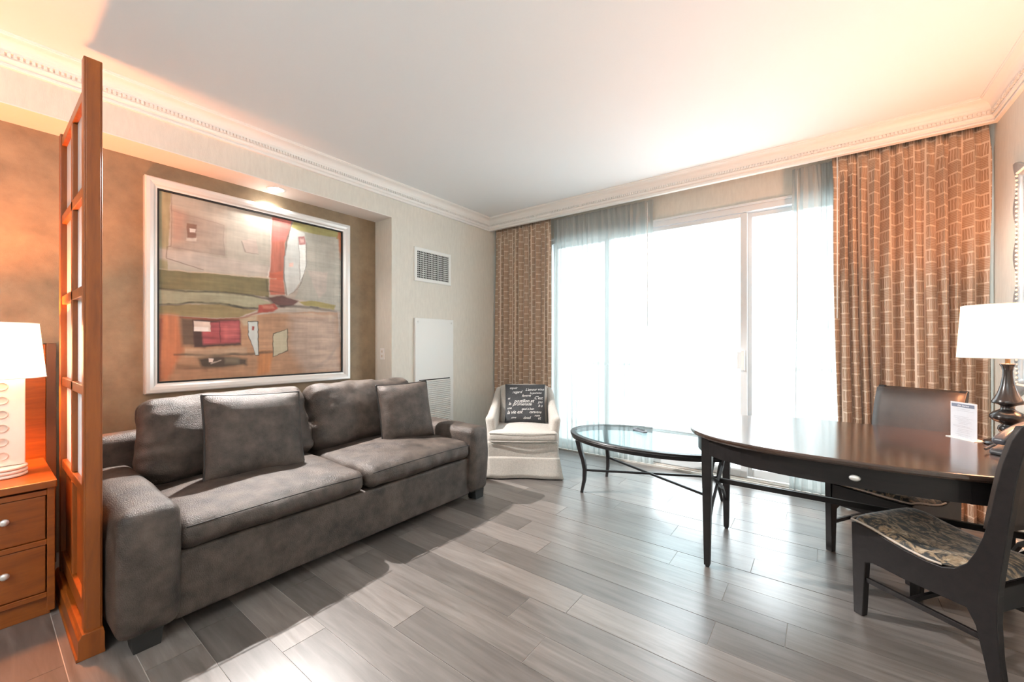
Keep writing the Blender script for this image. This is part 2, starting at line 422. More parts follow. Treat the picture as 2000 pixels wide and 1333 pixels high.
# ================================================================== THE SETTING
XL, XN, XR, YC, YW, ZC, ZB = -3.497, -3.779, 0.954, 4.12, 4.38, 2.934, 2.782
YB = -3.2
ZS = 2.598          # underside of the niche soffit
YN = 2.581          # right return of the niche
fl = box('floor', (XN-0.3, YB-0.2, -0.12), (XR+0.3, YW+0.12, -0.0025), M['grout']); tag(fl, kind='structure')
# planks, 1.28 x 0.187, laid across the room
PW, PL, GAP = 0.187, 1.283, 0.0028
bm = bmesh.new(); addbox(bm, (GAP/2, GAP/2, -0.010), (PL-GAP/2, PW-GAP/2, 0.0)); pm = bpy.data.meshes.new('plank')
bmesh.ops.recalc_face_normals(bm, faces=bm.faces); bm.to_mesh(pm); bm.free(); pm.materials.append(M['plank'])
known = {0: -0.385, 1: -0.117, 2: -0.392, 3: -0.705, -1: -0.974, -2: -1.18, -3: -0.965, -4: -1.55, -5: -2.245, -7: -2.24, -6: -1.80}
for kk in range(-27, 14):
    y = 1.903+kk*PW
    x = known.get(kk, -2.2+((kk*0.6180339) % 1.0)*PL)
    while x > XN-0.2: x -= PL
    while x < XR+0.1:
        o = bpy.data.objects.new('plank', pm); COL.objects.link(o); o.location = (x, y, 0.0006*math.sin(kk*7+x*5)); o.parent = fl
        x += PL
tag(box('ceiling', (XN-0.3, YB-0.2, ZC), (XR+0.3, YW+0.2, ZC+0.15), M['ceiling']), kind='structure')
# left wall: the pier beside the window and the beam over the niche
bm = bmesh.new()
addbox(bm, (XN-0.25, YN, 0), (XL, YW+0.2, ZC)); addbox(bm, (XN-0.25, YB, ZS), (XL, YN, ZC))
tag(bmo('wall_left', bm, M['wall']), kind='structure')
tag(box('wall_niche', (XN-0.25, YB, 0), (XN, YN, ZS), M['niche']), kind='structure')
tag(box('trim_5', (XN, YB, ZS-0.006), (XL+0.001, YN, ZS), M['soffit']), kind='structure')
tag(box('wall_right', (XR, YB, 0), (XR+0.2, YW+0.2, ZC), M['wall']), kind='structure')
tag(box('wall_back', (XN-0.2, YB-0.2, 0), (XR+0.2, YB, ZC), M['wall']), kind='structure')
DX0, DX1, DZ = -2.72, 0.78, 2.585     # sliding door opening
bm = bmesh.new()
addbox(bm, (XN, YW, 0), (DX0, YW+0.18, ZC)); addbox(bm, (DX1, YW, 0), (XR+0.1, YW+0.18, ZC)); addbox(bm, (DX0, YW, DZ), (DX1, YW+0.18, ZC))
tag(bmo('wall_window', bm, M['wall']), kind='structure')
tag(box('baseboard_left', (XL, YN+0.01, 0), (XL+0.015, YW, 0.11), M['trim'], None, 0.003), kind='structure')
tag(box('baseboard_right', (XR-0.015, YB, 0), (XR, YW, 0.11), M['trim'], None, 0.003), kind='structure')

# crown mouldings with dentils; profile = (projection from the wall, height)
prof = [(0, ZB), (0.022, ZB), (0.024, ZB+0.010), (0.016, ZB+0.014), (0.016, ZB+0.022), (0.030, ZB+0.030), (0.034, ZB+0.044), (0.030, ZB+0.050), (0.030, ZB+0.072),
        (0.036, ZB+0.074), (0.040, ZB+0.084)]
for i in range(1, 9):
    a = i/9*PI/2; prof.append((0.044+0.044*(1-math.cos(a)), ZB+0.084+0.046*math.sin(a)))
prof += [(0.090, ZB+0.133), (0.096, ZB+0.135), (0.098, ZB+0.141), (0.103, ZB+0.143), (0.103, ZC), (0, ZC)]
def crown(name, fA, fB):
    bm = bmesh.new()
    A = [bm.verts.new(fA(p, z)) for p, z in prof]; B = [bm.verts.new(fB(p, z)) for p, z in prof]; n = len(prof)
    for i in range(n): bm.faces.new((A[i], B[i], B[(i+1) % n], A[(i+1) % n]))
    bm.faces.new(A); bm.faces.new(B[::-1])
    return tag(bmo(name, bm, M['trim']), kind='structure')
c1 = crown('trim_1', lambda p, z: (XL+p, YB, z), lambda p, z: (XL+p, YC-p, z))
c2 = crown('trim_2', lambda p, z: (XL+p, YC-p, z), lambda p, z: (XR-p, YC-p, z))
c3 = crown('trim_3', lambda p, z: (XR-p, YB, z), lambda p, z: (XR-p, YC-p, z))
def dentils(parent, n, place):
    bm = bmesh.new()
    for i in range(n):
        a, b = place(i); addbox(bm, a, b)
    tag(bmo('dentil_row', bm, M['trim'], parent), kind='stuff')
dz0, dz1, sp = ZB+0.052, ZB+0.071, 0.0215
dentils(c1, 190, lambda i: ((XL+0.029, YC-0.045-i*sp-0.013, dz0), (XL+0.043, YC-0.045-i*sp, dz1)))
dentils(c2, 203, lambda i: ((XL+0.047+i*sp, YC-0.043, dz0), (XL+0.060+i*sp, YC-0.029, dz1)))
dentils(c3, 190, lambda i: ((XR-0.043, YC-0.045-i*sp-0.013, dz0), (XR-0.029, YC-0.045-i*sp, dz1)))
tag(box('trim_4', (XL, YC, ZB), (XR, YC+0.02, ZC), M['trim']), kind='structure')      # pelmet board hiding the curtain tracks

# sliding door
door = bpy.data.objects.new('door_1', None); COL.objects.link(door); tag(door, kind='structure')
y0, y1 = YW-0.02, YW+0.10
box('head_rail', (DX0, y0, DZ-0.05), (DX1, y1, DZ+0.015), M['alu'], door, 0.003)
box('head_lip', (DX0, y0-0.02, DZ+0.002), (DX1, y0, DZ+0.022), M['alu'], door, 0.002)
for xa in (DX0, DX1-0.05): box('jamb', (xa, y0, 0), (xa+0.05, y1, DZ-0.05), M['alu'], door, 0.003)
box('sill', (DX0, y0-0.05, 0.0), (DX1, y1, 0.022), M['track'], door, 0.002)
for q in (0.0, 0.03, 0.06): box('track_rail', (DX0+0.05, y0-0.03+q, 0.022), (DX1-0.05, y0-0.022+q, 0.034), M['track'], door)
XM = -0.575
def sash(xa, xb, yy, wl, wr_):
    box('stile', (xa, yy, 0.035), (xa+wl, yy+0.04, DZ-0.055), M['alu'], door, 0.003)
    box('stile', (xb-wr_, yy, 0.035), (xb, yy+0.04, DZ-0.055), M['alu'], door, 0.003)
    box('rail', (xa+wl, yy, 0.035), (xb-wr_, yy+0.04, 0.035+0.075), M['alu'], door, 0.003)
    box('rail', (xa+wl, yy, DZ-0.095), (xb-wr_, yy+0.04, DZ-0.055), M['alu'], door, 0.003)
    box('pane', (xa+wl, yy+0.015, 0.11), (xb-wr_, yy+0.023, DZ-0.095), M['pane'], door)
sash(DX0+0.05, -1.93, YW+0.045, 0.045, 0.05)
sash(-1.97, XM+0.035, YW-0.005, 0.05, 0.055)
sash(XM-0.02, DX1-0.05, YW+0.045, 0.09, 0.05)
h = box('handle', (XM-0.013, YW-0.045, 1.045), (XM+0.018, YW-0.005, 1.235), M['white'], door, 0.004)
box('handle_grip', (XM-0.045, YW-0.040, 1.06), (XM-0.013, YW-0.022, 1.22), M['alu'], h, 0.003)
# balcony outside, and the neighbouring building lost in the glare
tag(box('balcony_floor', (-3.4, YW+0.12, -0.15), (1.4, YW+1.7, -0.02), M['concrete']), kind='structure')
bp_ = thing('balcony_parapet', (-1.0, YW+1.65, -0.02), 0, 'white balcony railing outside the sliding door, lost in the glare', 'railing')
box('glass_panel', (-2.4, -0.006, 0.06), (2.4, 0.006, 0.98), M['pane'], bp_)
box('top_rail', (-2.4, -0.025, 0.98), (2.4, 0.025, 1.02), M['facade'], bp_, 0.004)
box('bottom_rail', (-2.4, -0.02, 0.0), (2.4, 0.02, 0.06), M['facade'], bp_, 0.004)
nb = thing('building', (9.5, 42, -30), 0.25, 'pale high-rise building faintly visible through the right door pane', 'building')
box('tower', (-7, -6, 0), (7, 6, 62), M['facade'], nb)
for i in range(18):
    box('window_band', (-6.6, -6.05, 1.6+i*3.4), (6.6, -5.98, 3.1+i*3.4), M['facade_band'], nb)

# ================================================================== CURTAINS
def curtain(name, x0, x1, ym, z0, z1, folds, amp, mat, label, cat, bottom=(0, 0), seed=0.0, solid=0.0, hemw=0.0, stretch=1.7, wand=None):
    t = thing(name, ((x0+x1)/2, ym, 0), 0, label, cat)
    xc = (x0+x1)/2; nx = folds*14; nz = 46
    V = []; Fc = []; UV = []
    for j in range(nz+1):
        tz = j/nz; z = z1-(z1-z0)*tz
        top = max(0.0, 1-(z1-z)/0.22)
        row = []
        for i in range(nx+1):
            s = i/nx
            ph = folds*2*PI*s+1.9*noise.noise(Vector((s*folds*0.45+seed, tz*0.8, seed)))*(1-0.5*top)*2
            a = amp*(0.70+0.5*noise.noise(Vector((s*folds*0.5, seed+3, tz*0.9))))*(1-0.45*top)
            wv = math.sin(ph)
            y = a*(wv if top < 0.01 else wv*(1-top)+top*(1-2*abs(math.sin(ph/2))**0.6))
            y += 0.006*noise.noise(Vector((s*folds*2, tz*5, seed)))
            xa = x0+bottom[0]*tz**1.5; xb = x1+bottom[1]*tz**1.5
            x = xa+(xb-xa)*s+0.30*(xb-xa)/folds/2*math.sin(2*ph)*0.5
            row.append((x-xc, y, z))
        u = 0.0; base = len(V)
        for i, p in enumerate(row):
            V.append(p); UV.append((i/nx*(x1-x0)*stretch+seed, z))
    W = nx+1
    for j in range(nz):
        for i in range(nx): Fc.append((j*W+i, (j+1)*W+i, (j+1)*W+i+1, j*W+i+1))
    o = pyd('cloth', V, Fc, mat, t, True)
    uvl = o.data.uv_layers.new(name='UVMap')
    for lp in o.data.loops: uvl.data[lp.index].uv = UV[lp.vertex_index]
    if solid: sm = o.modifiers.new('thick', 'SOLIDIFY'); sm.thickness = solid
    # pinched heading tape
    if wand:
        tube('wand', [(wand[0]-xc, -amp-0.018, wand[1]), (wand[0]-xc, -amp-0.018, z1-0.03)], 0.004, M['white'], t, 8)
    return t
curtain('drape', XL+0.035, -2.60, 4.215, 0.03, ZB+0.03, 10, 0.035, M['drape'], 'taupe block-patterned drape in the far left corner behind the armchair', 'curtain', (-0.005, 0.0), 1.1, 0.004)
curtain('drape', 0.09, XR-0.022, 4.205, 0.03, ZB+0.03, 12, 0.050, M['drape'], 'orange-lit block-patterned drape behind the desk lamp and leather chair', 'curtain', (0.05, 0.015), 5.3, 0.004, wand=(0.115, 1.50))
curtain('sheer_curtain', -2.61, -1.385, 4.300, 0.03, ZB+0.03, 17, 0.020, M['sheer'], 'wide white sheer curtain hanging behind the armchair and coffee table', 'curtain', (0, -0.01), 2.2, wand=(-1.44, 1.48))
curtain('sheer_curtain', -0.185, 0.16, 4.295, 0.03, ZB+0.03, 7, 0.022, M['sheer'], 'narrow white sheer gathered beside the orange-lit patterned drape', 'curtain', (-0.02, 0.02), 3.9, wand=(-0.15, 1.50))

# ================================================================== PAINTING ABOVE THE SOFA
pt_ = thing('framed_painting', (XN, 1.488, 0.944), 0, 'large abstract painting in a pale silver frame above the sofa', 'painting')
FY, FH, FW_ = 0.775, 1.530, 0.070
fp = [(0, 0.0), (0.046, 0.0), (0.055, 0.008), (0.055, 0.028), (0.047, 0.048), (0.036, 0.060), (0.034, FW_), (0.0, FW_)]
def frame_side(name, prof_, mat, hy, hz0, hz1, parent):
    """mitred picture-frame members as one ring: prof (x out of the wall, inset)"""
    bm = bmesh.new(); rings = []
    for x, i in prof_:
        rings.append([bm.verts.new(p) for p in ((x, -hy+i, hz0+i), (x, hy-i, hz0+i), (x, hy-i, hz1-i), (x, -hy+i, hz1-i))])
    n = len(rings)
    for a in range(n):
        A, B = rings[a], rings[(a+1) % n]
        for k in range(4): bm.faces.new((A[k], A[(k+1) % 4], B[(k+1) % 4], B[k]))
    return bmo(name, bm, mat, parent)
frame_side('frame', fp, M['frame_silver'], FY, 0, FH, pt_)
tag(frame_side('liner', [(0.004, FW_-0.001), (0.030, FW_-0.001), (0.030, FW_+0.012), (0.004, FW_+0.012)], M['black'], FY, 0, FH, pt_), 'thin black inner edge')
# canvas: painted per vertex with flat shapes and brush noise
def canvas(parent):
    n = 430; cy = FY-FW_-0.008; z0 = FW_+0.008; z1 = FH-FW_-0.008
    s, t = np.meshgrid(np.linspace(0, 1, n), np.linspace(0, 1, n))       # s left-right, t top-bottom
    # design coordinates of the sketch the shapes were drawn in (a foreshortened quad)
    src = np.array([(0, 0), (1, 0), (1, 1), (0, 1)], float); dst = np.array([(148, 135), (1165, 372), (1165, 1155), (148, 1215)], float)
    A = []; B = []
    for (a, b), (x, y) in zip(src, dst):
        A.append([a, b, 1, 0, 0, 0, -a*x, -b*x]); B.append(x); A.append([0, 0, 0, a, b, 1, -a*y, -b*y]); B.append(y)
    Hm = np.append(np.linalg.solve(np.array(A), np.array(B)), 1).reshape(3, 3)
    wq = Hm[2, 0]*s+Hm[2, 1]*t+1; X = (Hm[0, 0]*s+Hm[0, 1]*t+Hm[0, 2])/wq; Y = (Hm[1, 0]*s+Hm[1, 1]*t+Hm[1, 2])/wq
    rng = np.random.RandomState(4)
    def vn(fx, fy, sd):
        r = np.random.RandomState(sd); g = r.rand(int(fy)+2, int(fx)+2)
        gx = s*fx; gy = t*fy; i = gx.astype(int); j = gy.astype(int); a = gx-i; b = gy-j; a = a*a*(3-2*a); b = b*b*(3-2*b)
        return g[j, i]*(1-a)*(1-b)+g[j, i+1]*a*(1-b)+g[j+1, i]*(1-a)*b+g[j+1, i+1]*a*b
    n1 = vn(9, 9, 1)*0.5+vn(24, 24, 2)*0.3+vn(70, 70, 3)*0.2-0.5
    nh = vn(6, 60, 5)*0.6+vn(14, 140, 6)*0.4-0.5; nv = vn(60, 6, 7)*0.6+vn(140, 12, 8)*0.4-0.5
    C = np.zeros((n, n, 3)); Xw = X+n1*16+nv*5; Yw = Y+n1*14+nh*6
    def srgb(h): return np.array([(int(h[i:i+2], 16)/255)**2.2 for i in (0, 2, 4)])
    def inside(poly, soft):
        px = np.array([p[0] for p in poly], float); py = np.array([p[1] for p in poly], float)
        ins = np.zeros(X.shape, bool); dmin = np.full(X.shape, 1e9); j = len(poly)-1
        for i in range(len(poly)):
            xi, yi, xj, yj = px[i], py[i], px[j], py[j]
            if yi != yj: ins ^= ((yi > Yw) != (yj > Yw)) & (Xw < (xj-xi)*(Yw-yi)/(yj-yi)+xi)
            dx, dy = xj-xi, yj-yi; tt = np.clip(((Xw-xi)*dx+(Yw-yi)*dy)/(dx*dx+dy*dy+1e-9), 0, 1)
            dmin = np.minimum(dmin, np.hypot(Xw-xi-tt*dx, Yw-yi-tt*dy)); j = i
        sd = np.where(ins, dmin, -dmin)
        return np.clip(sd/soft+0.5, 0, 1)
    def fill(poly, col, a=1.0, soft=6, brush=0.16, dirn=None):
        nonlocal C
        m = (inside(poly, soft)*a)[..., None]; k = (nh if dirn != 'v' else nv)
        C = C*(1-m)+m*srgb(col)*(1+brush*2.2*k+brush*1.2*n1)[..., None]
    def line(pts, col, wd=4, a=0.8):
        nonlocal C
        d = np.full(X.shape, 1e9)
        for (xi, yi), (xj, yj) in zip(pts, pts[1:]):
            dx, dy = xj-xi, yj-yi; tt = np.clip(((Xw-xi)*dx+(Yw-yi)*dy)/(dx*dx+dy*dy+1e-9), 0, 1)
            d = np.minimum(d, np.hypot(Xw-xi-tt*dx, Yw-yi-tt*dy))
        m = (np.clip(1.3-d/wd, 0, 1)*a*(0.75+n1))[..., None].clip(0, 1); C = C*(1-m)+m*srgb(col)
    fill([(0, 0), (1400, 0), (1400, 1400), (0, 1400)], 'b9aa9a')
    fill([(140, 100), (225, 120), (220, 590), (140, 590)], 'a49a72', dirn='v')
    fill([(220, 120), (780, 270), (770, 630), (200, 590)], 'b8b0a0', brush=0.10)
    fill([(225, 240), (520, 330), (520, 510), (225, 480)], 'a89484', 0.8, 26)
    fill([(150, 520), (420, 590), (760, 620), (760, 560), (400, 500), (150, 460)], 'c0b2a6', 0.8, 20)
    fill([(225, 230), (300, 260), (290, 420), (225, 440)], 'c09078', 0.5, 40)
    fill([(305, 320), (362, 330), (360, 408), (310, 405)], '8a6250', 0.9, 5)
    fill([(325, 352), (358, 356), (356, 376), (325, 372)], 'e8e0d8', 0.9, 5)
    fill([(305, 405), (365, 408), (362, 425), (305, 420)], 'ddd6c8', 0.7, 8)
    fill([(615, 420), (690, 400), (700, 490), (635, 490)], 'c9b2a4', 0.8, 6); line([(612, 425), (632, 485), (700, 494)], '8a7a70', 4)
    line([(222, 160), (222, 450), (200, 455), (195, 520), (400, 585)], '7a6658', 3, 0.8); line([(210, 452), (400, 490), (515, 500), (512, 335), (225, 250)], '907c70', 3, 0.5)
    fill([(775, 280), (890, 300), (850, 440), (850, 640), (770, 635), (760, 620)], 'c06a52', dirn='v'); fill([(780, 290), (890, 300), (860, 420), (780, 420)], 'd8726a', 0.7, 18)
    fill([(765, 600), (840, 590), (845, 720), (765, 720)], 'd0603a', 0.9, 8)
    line([(775, 290), (765, 560), (755, 625)], 'efe6dc', 5, 0.8)
    fill([(900, 300), (1180, 360), (1180, 420), (885, 350)], 'a09a4c', 0.9, 8)
    fill([(885, 360), (1140, 400), (1135, 790), (900, 740), (970, 600)], 'aaa79a', brush=0.10)
    fill([(885, 345), (960, 375), (975, 560), (945, 650), (865, 725), (845, 640), (845, 520)], 'c8cac4', brush=0.08)
    fill([(925, 400), (965, 430), (968, 590), (945, 640)], 'e2e4de', 0.9, 5)
    fill([(980, 590), (1090, 600), (1080, 700), (1040, 745)], 'b9aca0', 0.9, 10)
    fill([(925, 395), (960, 392), (966, 440), (930, 442)], 'b46a66', 0.9, 5); fill([(935, 405), (955, 403), (957, 428), (937, 430)], 'd8aaa0', 0.9, 4)
    fill([(875, 545), (900, 545), (900, 568), (875, 568)], 'e6b4a4', 0.9, 8)
    line([(890, 318), (860, 420), (846, 520), (848, 640), (860, 722)], '4a4440', 5, 0.9); line([(925, 400), (940, 660)], '908a80', 3); line([(968, 430), (975, 560), (940, 670), (870, 720)], '6a6660', 3, 0.7)
    fill([(1145, 370), (1180, 372), (1180, 560), (1150, 520)], 'c8703a', 0.9, 5, dirn='v')
    fill([(1125, 420), (1150, 410), (1170, 620), (1160, 820), (1130, 810)], 'b4b4a6', 0.8, 12)
    fill([(140, 578), (760, 632), (760, 735), (560, 715), (150, 690)], '83784f')
    line([(140, 575), (400, 600), (800, 632)], 'd8bfa0', 4, 0.8)
    line([(745, 640), (750, 700), (850, 712)], '4a4036', 6, 0.8)
    fill([(140, 690), (480, 705), (680, 730), (790, 775), (700, 800), (600, 800), (450, 772), (320, 775), (150, 780)], 'a5a282')
    line([(140, 685), (300, 705), (560, 712), (760, 745)], '332c26', 7, 0.9)
    fill([(140, 785), (330, 778), (480, 775), (620, 800), (700, 810), (600, 850), (440, 858), (150, 830)], '968658')
    line([(140, 778), (250, 778), (360, 765), (500, 772), (620, 798), (700, 800)], '2c2824', 8, 0.9)
    fill([(755, 735), (830, 722), (930, 760), (900, 785), (830, 795), (785, 770)], '6e4640', 1, 10)
    line([(750, 735), (800, 790), (900, 790), (1000, 795), (1130, 815)], '2e2a26', 9, 0.85)
    fill([(930, 765), (1000, 755), (1130, 780), (1120, 805), (960, 785)], '9c8c34', 0.9, 8)
    fill([(140, 830), (450, 865), (640, 850), (800, 820), (1140, 820), (1180, 1180), (140, 1240)], 'b48660', brush=0.2)
    fill([(880, 840), (1140, 830), (1165, 1160), (960, 1165), (870, 1000)], 'b29a88', 0.85, 60, brush=0.2)
    fill([(140, 830), (260, 840), (290, 1040), (200, 1200), (140, 1210)], 'c8703a', 0.8, 30, dirn='v'); fill([(140, 850), (175, 860), (160, 1210), (140, 1210)], 'a04a34', 0.7, 14, dirn='v')
    fill([(700, 1040), (790, 1040), (770, 1165), (700, 1175)], 'c87a30', 0.8, 16, dirn='v')
    fill([(270, 850), (420, 865), (400, 1020), (280, 1010)], '54453a', 0.85, 26)
    fill([(340, 865), (600, 862), (612, 1010), (350, 1020)], '4a3230', 0.95, 10)
    fill([(390, 890), (600, 868), (605, 995), (400, 1005)], 'a8424a', 0.9, 14, 0.45); fill([(500, 900), (590, 880), (595, 960), (520, 980)], 'c65a5c', 0.6, 24, 0.4)
    line([(492, 880), (494, 990)], '5a2a30', 4, 0.7)
    fill([(348, 872), (440, 880), (440, 935), (350, 930)], 'e0c8b8', 1, 4); fill([(350, 905), (430, 908), (430, 933), (350, 930)], 'efe8e2', 0.7, 5)
    line([(270, 850), (450, 868), (620, 855), (720, 820)], '8e3e2a', 7, 0.8)
    fill([(300, 1030), (640, 1020), (640, 1060), (300, 1075)], 'b89878', 0.8, 12)
    fill([(370, 1080), (470, 1065), (640, 1085), (640, 1120), (500, 1135), (390, 1130)], '3e3a34', 0.9, 20)
    fill([(520, 1080), (600, 1085), (600, 1115), (520, 1110)], '7a705e', 0.7, 18)
    fill([(425, 1078), (452, 1080), (450, 1102), (428, 1100)], 'ecd8cc', 1, 5); line([(440, 1108), (495, 1092)], 'd8c8b8', 4)
    line([(240, 1060), (450, 1062), (640, 1058), (780, 1045)], '4a4036', 8, 0.8)
    fill([(250, 1110), (420, 1130), (420, 1150), (250, 1140)], '7e5c44', 0.6, 16)
    fill([(705, 780), (790, 770), (812, 800), (780, 815), (700, 825)], 'b64834', 1, 8); fill([(725, 782), (780, 780), (790, 798), (730, 800)], 'd07a60', 0.8, 8)
    fill([(600, 860), (700, 840), (700, 870), (650, 900), (620, 900)], 'b8a888', 0.8, 14)
    for d, cc in ((4, '2e2c2a'), (0, 'c2ccca')):
        fill([(652-d, 880-d), (704+d, 880-d), (704+d, 1060+d), (690, 1062+d), (655-d, 955)], cc, 1, 4, 0.05)
    fill([(672, 905), (684, 905), (684, 928), (672, 928)], 'a03a34', 1, 4)
    for d, cc in ((4, '45382c'), (0, 'b8b090')):
        fill([(792-d, 945-d), (862+d, 915-d), (864+d, 1035+d), (788-d, 1070+d)], cc, 1, 4, 0.08)
    line([(1150, 900), (1150, 1000), (1090, 1100), (1000, 1140)], '8c8078', 10, 0.35)
    line([(790, 820), (1130, 850)], 'c8b49c', 8, 0.5)
    lum = C.mean(axis=2, keepdims=True); C = lum+(C-lum)*0.80; C *= (1+0.22*(n1+nv*0.6))[..., None]
    C = np.clip(C, 0.004, 1)
    ys = -cy+2*cy*s; zs = z1-(z1-z0)*t
    V = np.stack([np.full(n*n, 0.016), ys.ravel(), zs.ravel()], 1)
    ii = np.arange(n*n).reshape(n, n); F4 = np.stack([ii[:-1, :-1], ii[1:, :-1], ii[1:, 1:], ii[:-1, 1:]], -1).reshape(-1, 4)
    me = bpy.data.meshes.new('canvas'); me.vertices.add(n*n); me.vertices.foreach_set('co', V.ravel())
    me.loops.add(F4.size); me.loops.foreach_set('vertex_index', F4.ravel().astype(np.int32))
    me.polygons.add(len(F4)); me.polygons.foreach_set('loop_start', (np.arange(len(F4))*4).astype(np.int32))
    me.update(calc_edges=True)
    at = me.color_attributes.new('paint', 'FLOAT_COLOR', 'POINT'); at.data.foreach_set('color', np.concatenate([C.reshape(-1, 3), np.ones((n*n, 1))], 1).ravel())
    m, nt, b = newmat('oil_paint'); a = N(nt, 'ShaderNodeAttribute'); a.attribute_name = 'paint'; nt.links.new(a.outputs['Color'], b.inputs['Base Color']); setin(b, 'Roughness', 0.42)
    link('canvas', me, m, parent)
canvas(pt_)

# recessed light, grilles, switch
rl = thing('recessed_light', (-3.63, 1.525, ZS-0.006), 0, 'round recessed downlight in the white soffit above the painting', 'ceiling light')
bm = bmesh.new()
ring = [(0.072, 0.0), (0.072, -0.004), (0.056, -0.006), (0.052, 0.0)]
for i in range(4):
    pass
bm.free()
lathe('trim_ring', [(0.072, 0.0), (0.072, -0.004), (0.064, -0.006), (0.054, -0.003), (0.054, 0.0)], M['trim'], rl, 40, caps=False)
lathe('lens', [(0.052, -0.001), (0.050, -0.002), (0.001, -0.0022)], M['lens'], rl, 30)

vt = thing('air_vent', (XL, 3.14, 2.165), 0, 'white square wall vent with dark grid, above the tall panel', 'vent')
hy, hz = 0.272, 0.185
frame_side('frame', [(0.0, 0), (0.010, 0), (0.014, 0.006), (0.012, 0.034), (0.004, 0.036), (0.0, 0.036)], M['vent'], hy, -hz, hz, vt)
box('duct_opening', (0.0005, -hy+0.03, -hz+0.03), (0.002, hy-0.03, hz-0.03), M['hole'], vt)
bm = bmesh.new()
nb_ = 13
for i in range(nb_+1):
    z = -hz+0.036+(2*hz-0.072)*i/nb_; addbox(bm, (0.003, -hy+0.03, z-0.0026), (0.008, hy-0.03, z+0.0026))
tag(bmo('grid_bars', bm, M['vent'], vt), kind='stuff')
bm = bmesh.new()
for i in range(22):
    y = -hy+0.036+(2*hy-0.072)*i/21; addbox(bm, (0.008, y-0.0022, -hz+0.03), (0.011, y+0.0022, hz-0.03))
tag(bmo('upright_bars', bm, M['vent'], vt), kind='stuff')

pn = thing('access_panel', (XL+0.001, 3.15, 0), 0, 'tall white metal wall panel with louvres at the bottom, below the square vent', 'panel')
box('panel', (0.0, -0.285, 0.16), (0.028, 0.285, 1.577), M['vent'], pn, 0.003)
for sy in (-0.25, 0.25): lathe('screw', [(0.011, 0.0), (0.011, 0.003), (0.005, 0.005)], M['silver'], pn, 14, loc=(0, 0, 0)).matrix_local = Matrix.Translation((0.028, sy, 1.535)) @ Matrix.Rotation(PI/2, 4, 'Y')
box('louvre_recess', (0.028, -0.235, 0.22), (0.0295, 0.225, 0.90), M['hole'], pn)
bm = bmesh.new()
for i in range(30):
    z = 0.225+i*0.0225; m4 = Matrix.Translation((0.036, 0, z)) @ Matrix.Rotation(0.55, 4, 'Y')
    addbox(bm, (-0.010, -0.235, -0.0075), (0.004, 0.225, 0.0075), m4)
tag(bmo('louvre_slats', bm, M['vent'], pn), kind='stuff')

sw = thing('light_switch', (-3.65, YN, 1.19), 0, 'small white double wall switch on the niche side above the sofa', 'switch')
box('plate', (-0.036, -0.006, -0.060), (0.036, 0, 0.060), M['white'], sw, 0.002)
for z in (-0.024, 0.024): box('toggle', (-0.009, -0.012, z-0.012), (0.009, -0.006, z+0.012), M['ceramic_in'], sw, 0.001)

# ================================================================== ROOM DIVIDER
rd = thing('room_divider', (-2.42, 0.30, 0), 0, 'tall orange-brown wooden divider with frosted panes beside the sofa', 'divider')
OW = M['orange_wood']; hw = 0.028
box('post', (-0.05, -hw, 0.10), (0, hw, 2.49), OW, rd, 0.003)
box('post_face', (0.0, -hw+0.006, 0.10), (0.006, hw-0.006, 2.484), OW, rd, 0.002)
box('post', (-0.80, -hw, 0.10), (-0.75, hw, 2.40), OW, rd, 0.003)
RZ = [2.36, 1.95, 1.525, 1.10, 0.67]
for z in RZ: box('rail', (-0.75, -0.022, z-0.022), (-0.05, 0.022, z+0.022), OW, rd, 0.003)
box('mullion', (-0.42, -0.022, 0.692), (-0.38, 0.022, 2.338), OW, rd, 0.003)
for a, b in zip(RZ, RZ[1:]):
    for xa, xb in ((-0.75, -0.42), (-0.38, -0.05)):
        tag(box('pane', (xa+0.002, -0.004, b+0.022), (xb-0.002, 0.004, a-0.022), M['frosted'], rd), 'frosted glass pane')
for xa, xb in ((-0.75, -0.42), (-0.38, -0.05)): box('lower_panel', (xa, -0.008, 0.21), (xb, 0.008, 0.648), OW, rd, 0.002)
box('mullion', (-0.42, -0.022, 0.21), (-0.38, 0.022, 0.648), OW, rd, 0.003)
box('bottom_rail', (-0.75, -0.024, 0.13), (-0.05, 0.024, 0.21), OW, rd, 0.003)
prism('plinth', [(-0.052, 0), (0.034, 0), (0.034, 0.012), (0.033, 0.016), (0.033, 0.085), (0.031, 0.092), (0.029, 0.105), (-0.034, 0.105), (-0.040, 0.092), (-0.046, 0.085), (-0.046, 0.016), (-0.052, 0.012)], -0.82, 0.018, OW, rd, 'x', 0.002)

# ================================================================== BEDSIDE
hb = thing('headboard', (XN, -0.9, 0), 0, 'orange-brown bed headboard with a dark end strip behind the nightstand', 'headboard')
box('panel', (0.002, -1.2, 0.30), (0.15, 1.155, 1.295), M['orange_wood_h'], hb, 0.003)
tag(box('end_strip', (0.002, 1.155, 0.0), (0.165, 1.195, 1.30), M['dark_trim'], hb, 0.002), 'dark brown end strip')
box('leg', (0.04, -1.2, 0.0), (0.12, -1.12, 0.30), M['dark_trim'], hb, 0.002)
ns = thing('nightstand', (-3.25, 0.064, 0), 0, 'orange-brown wooden nightstand with two drawers beside the divider', 'nightstand')
nx0, nx1, ny = -0.31, 0.31, 0.178
OH = M['orange_wood_h']
box('top', (nx0, -ny, 0.610), (nx1+0.012, ny, 0.644), OH, ns, 0.004)
for s_ in (-1, 1): box('side_panel', (nx0+0.005, min(s_*(ny-0.006), s_*(ny-0.032)), 0.02), (nx1, max(s_*(ny-0.006), s_*(ny-0.032)), 0.610), OH, ns, 0.003)
box('back_panel', (nx0+0.005, -ny+0.032, 0.05), (nx0+0.015, ny-0.032, 0.61), OH, ns)
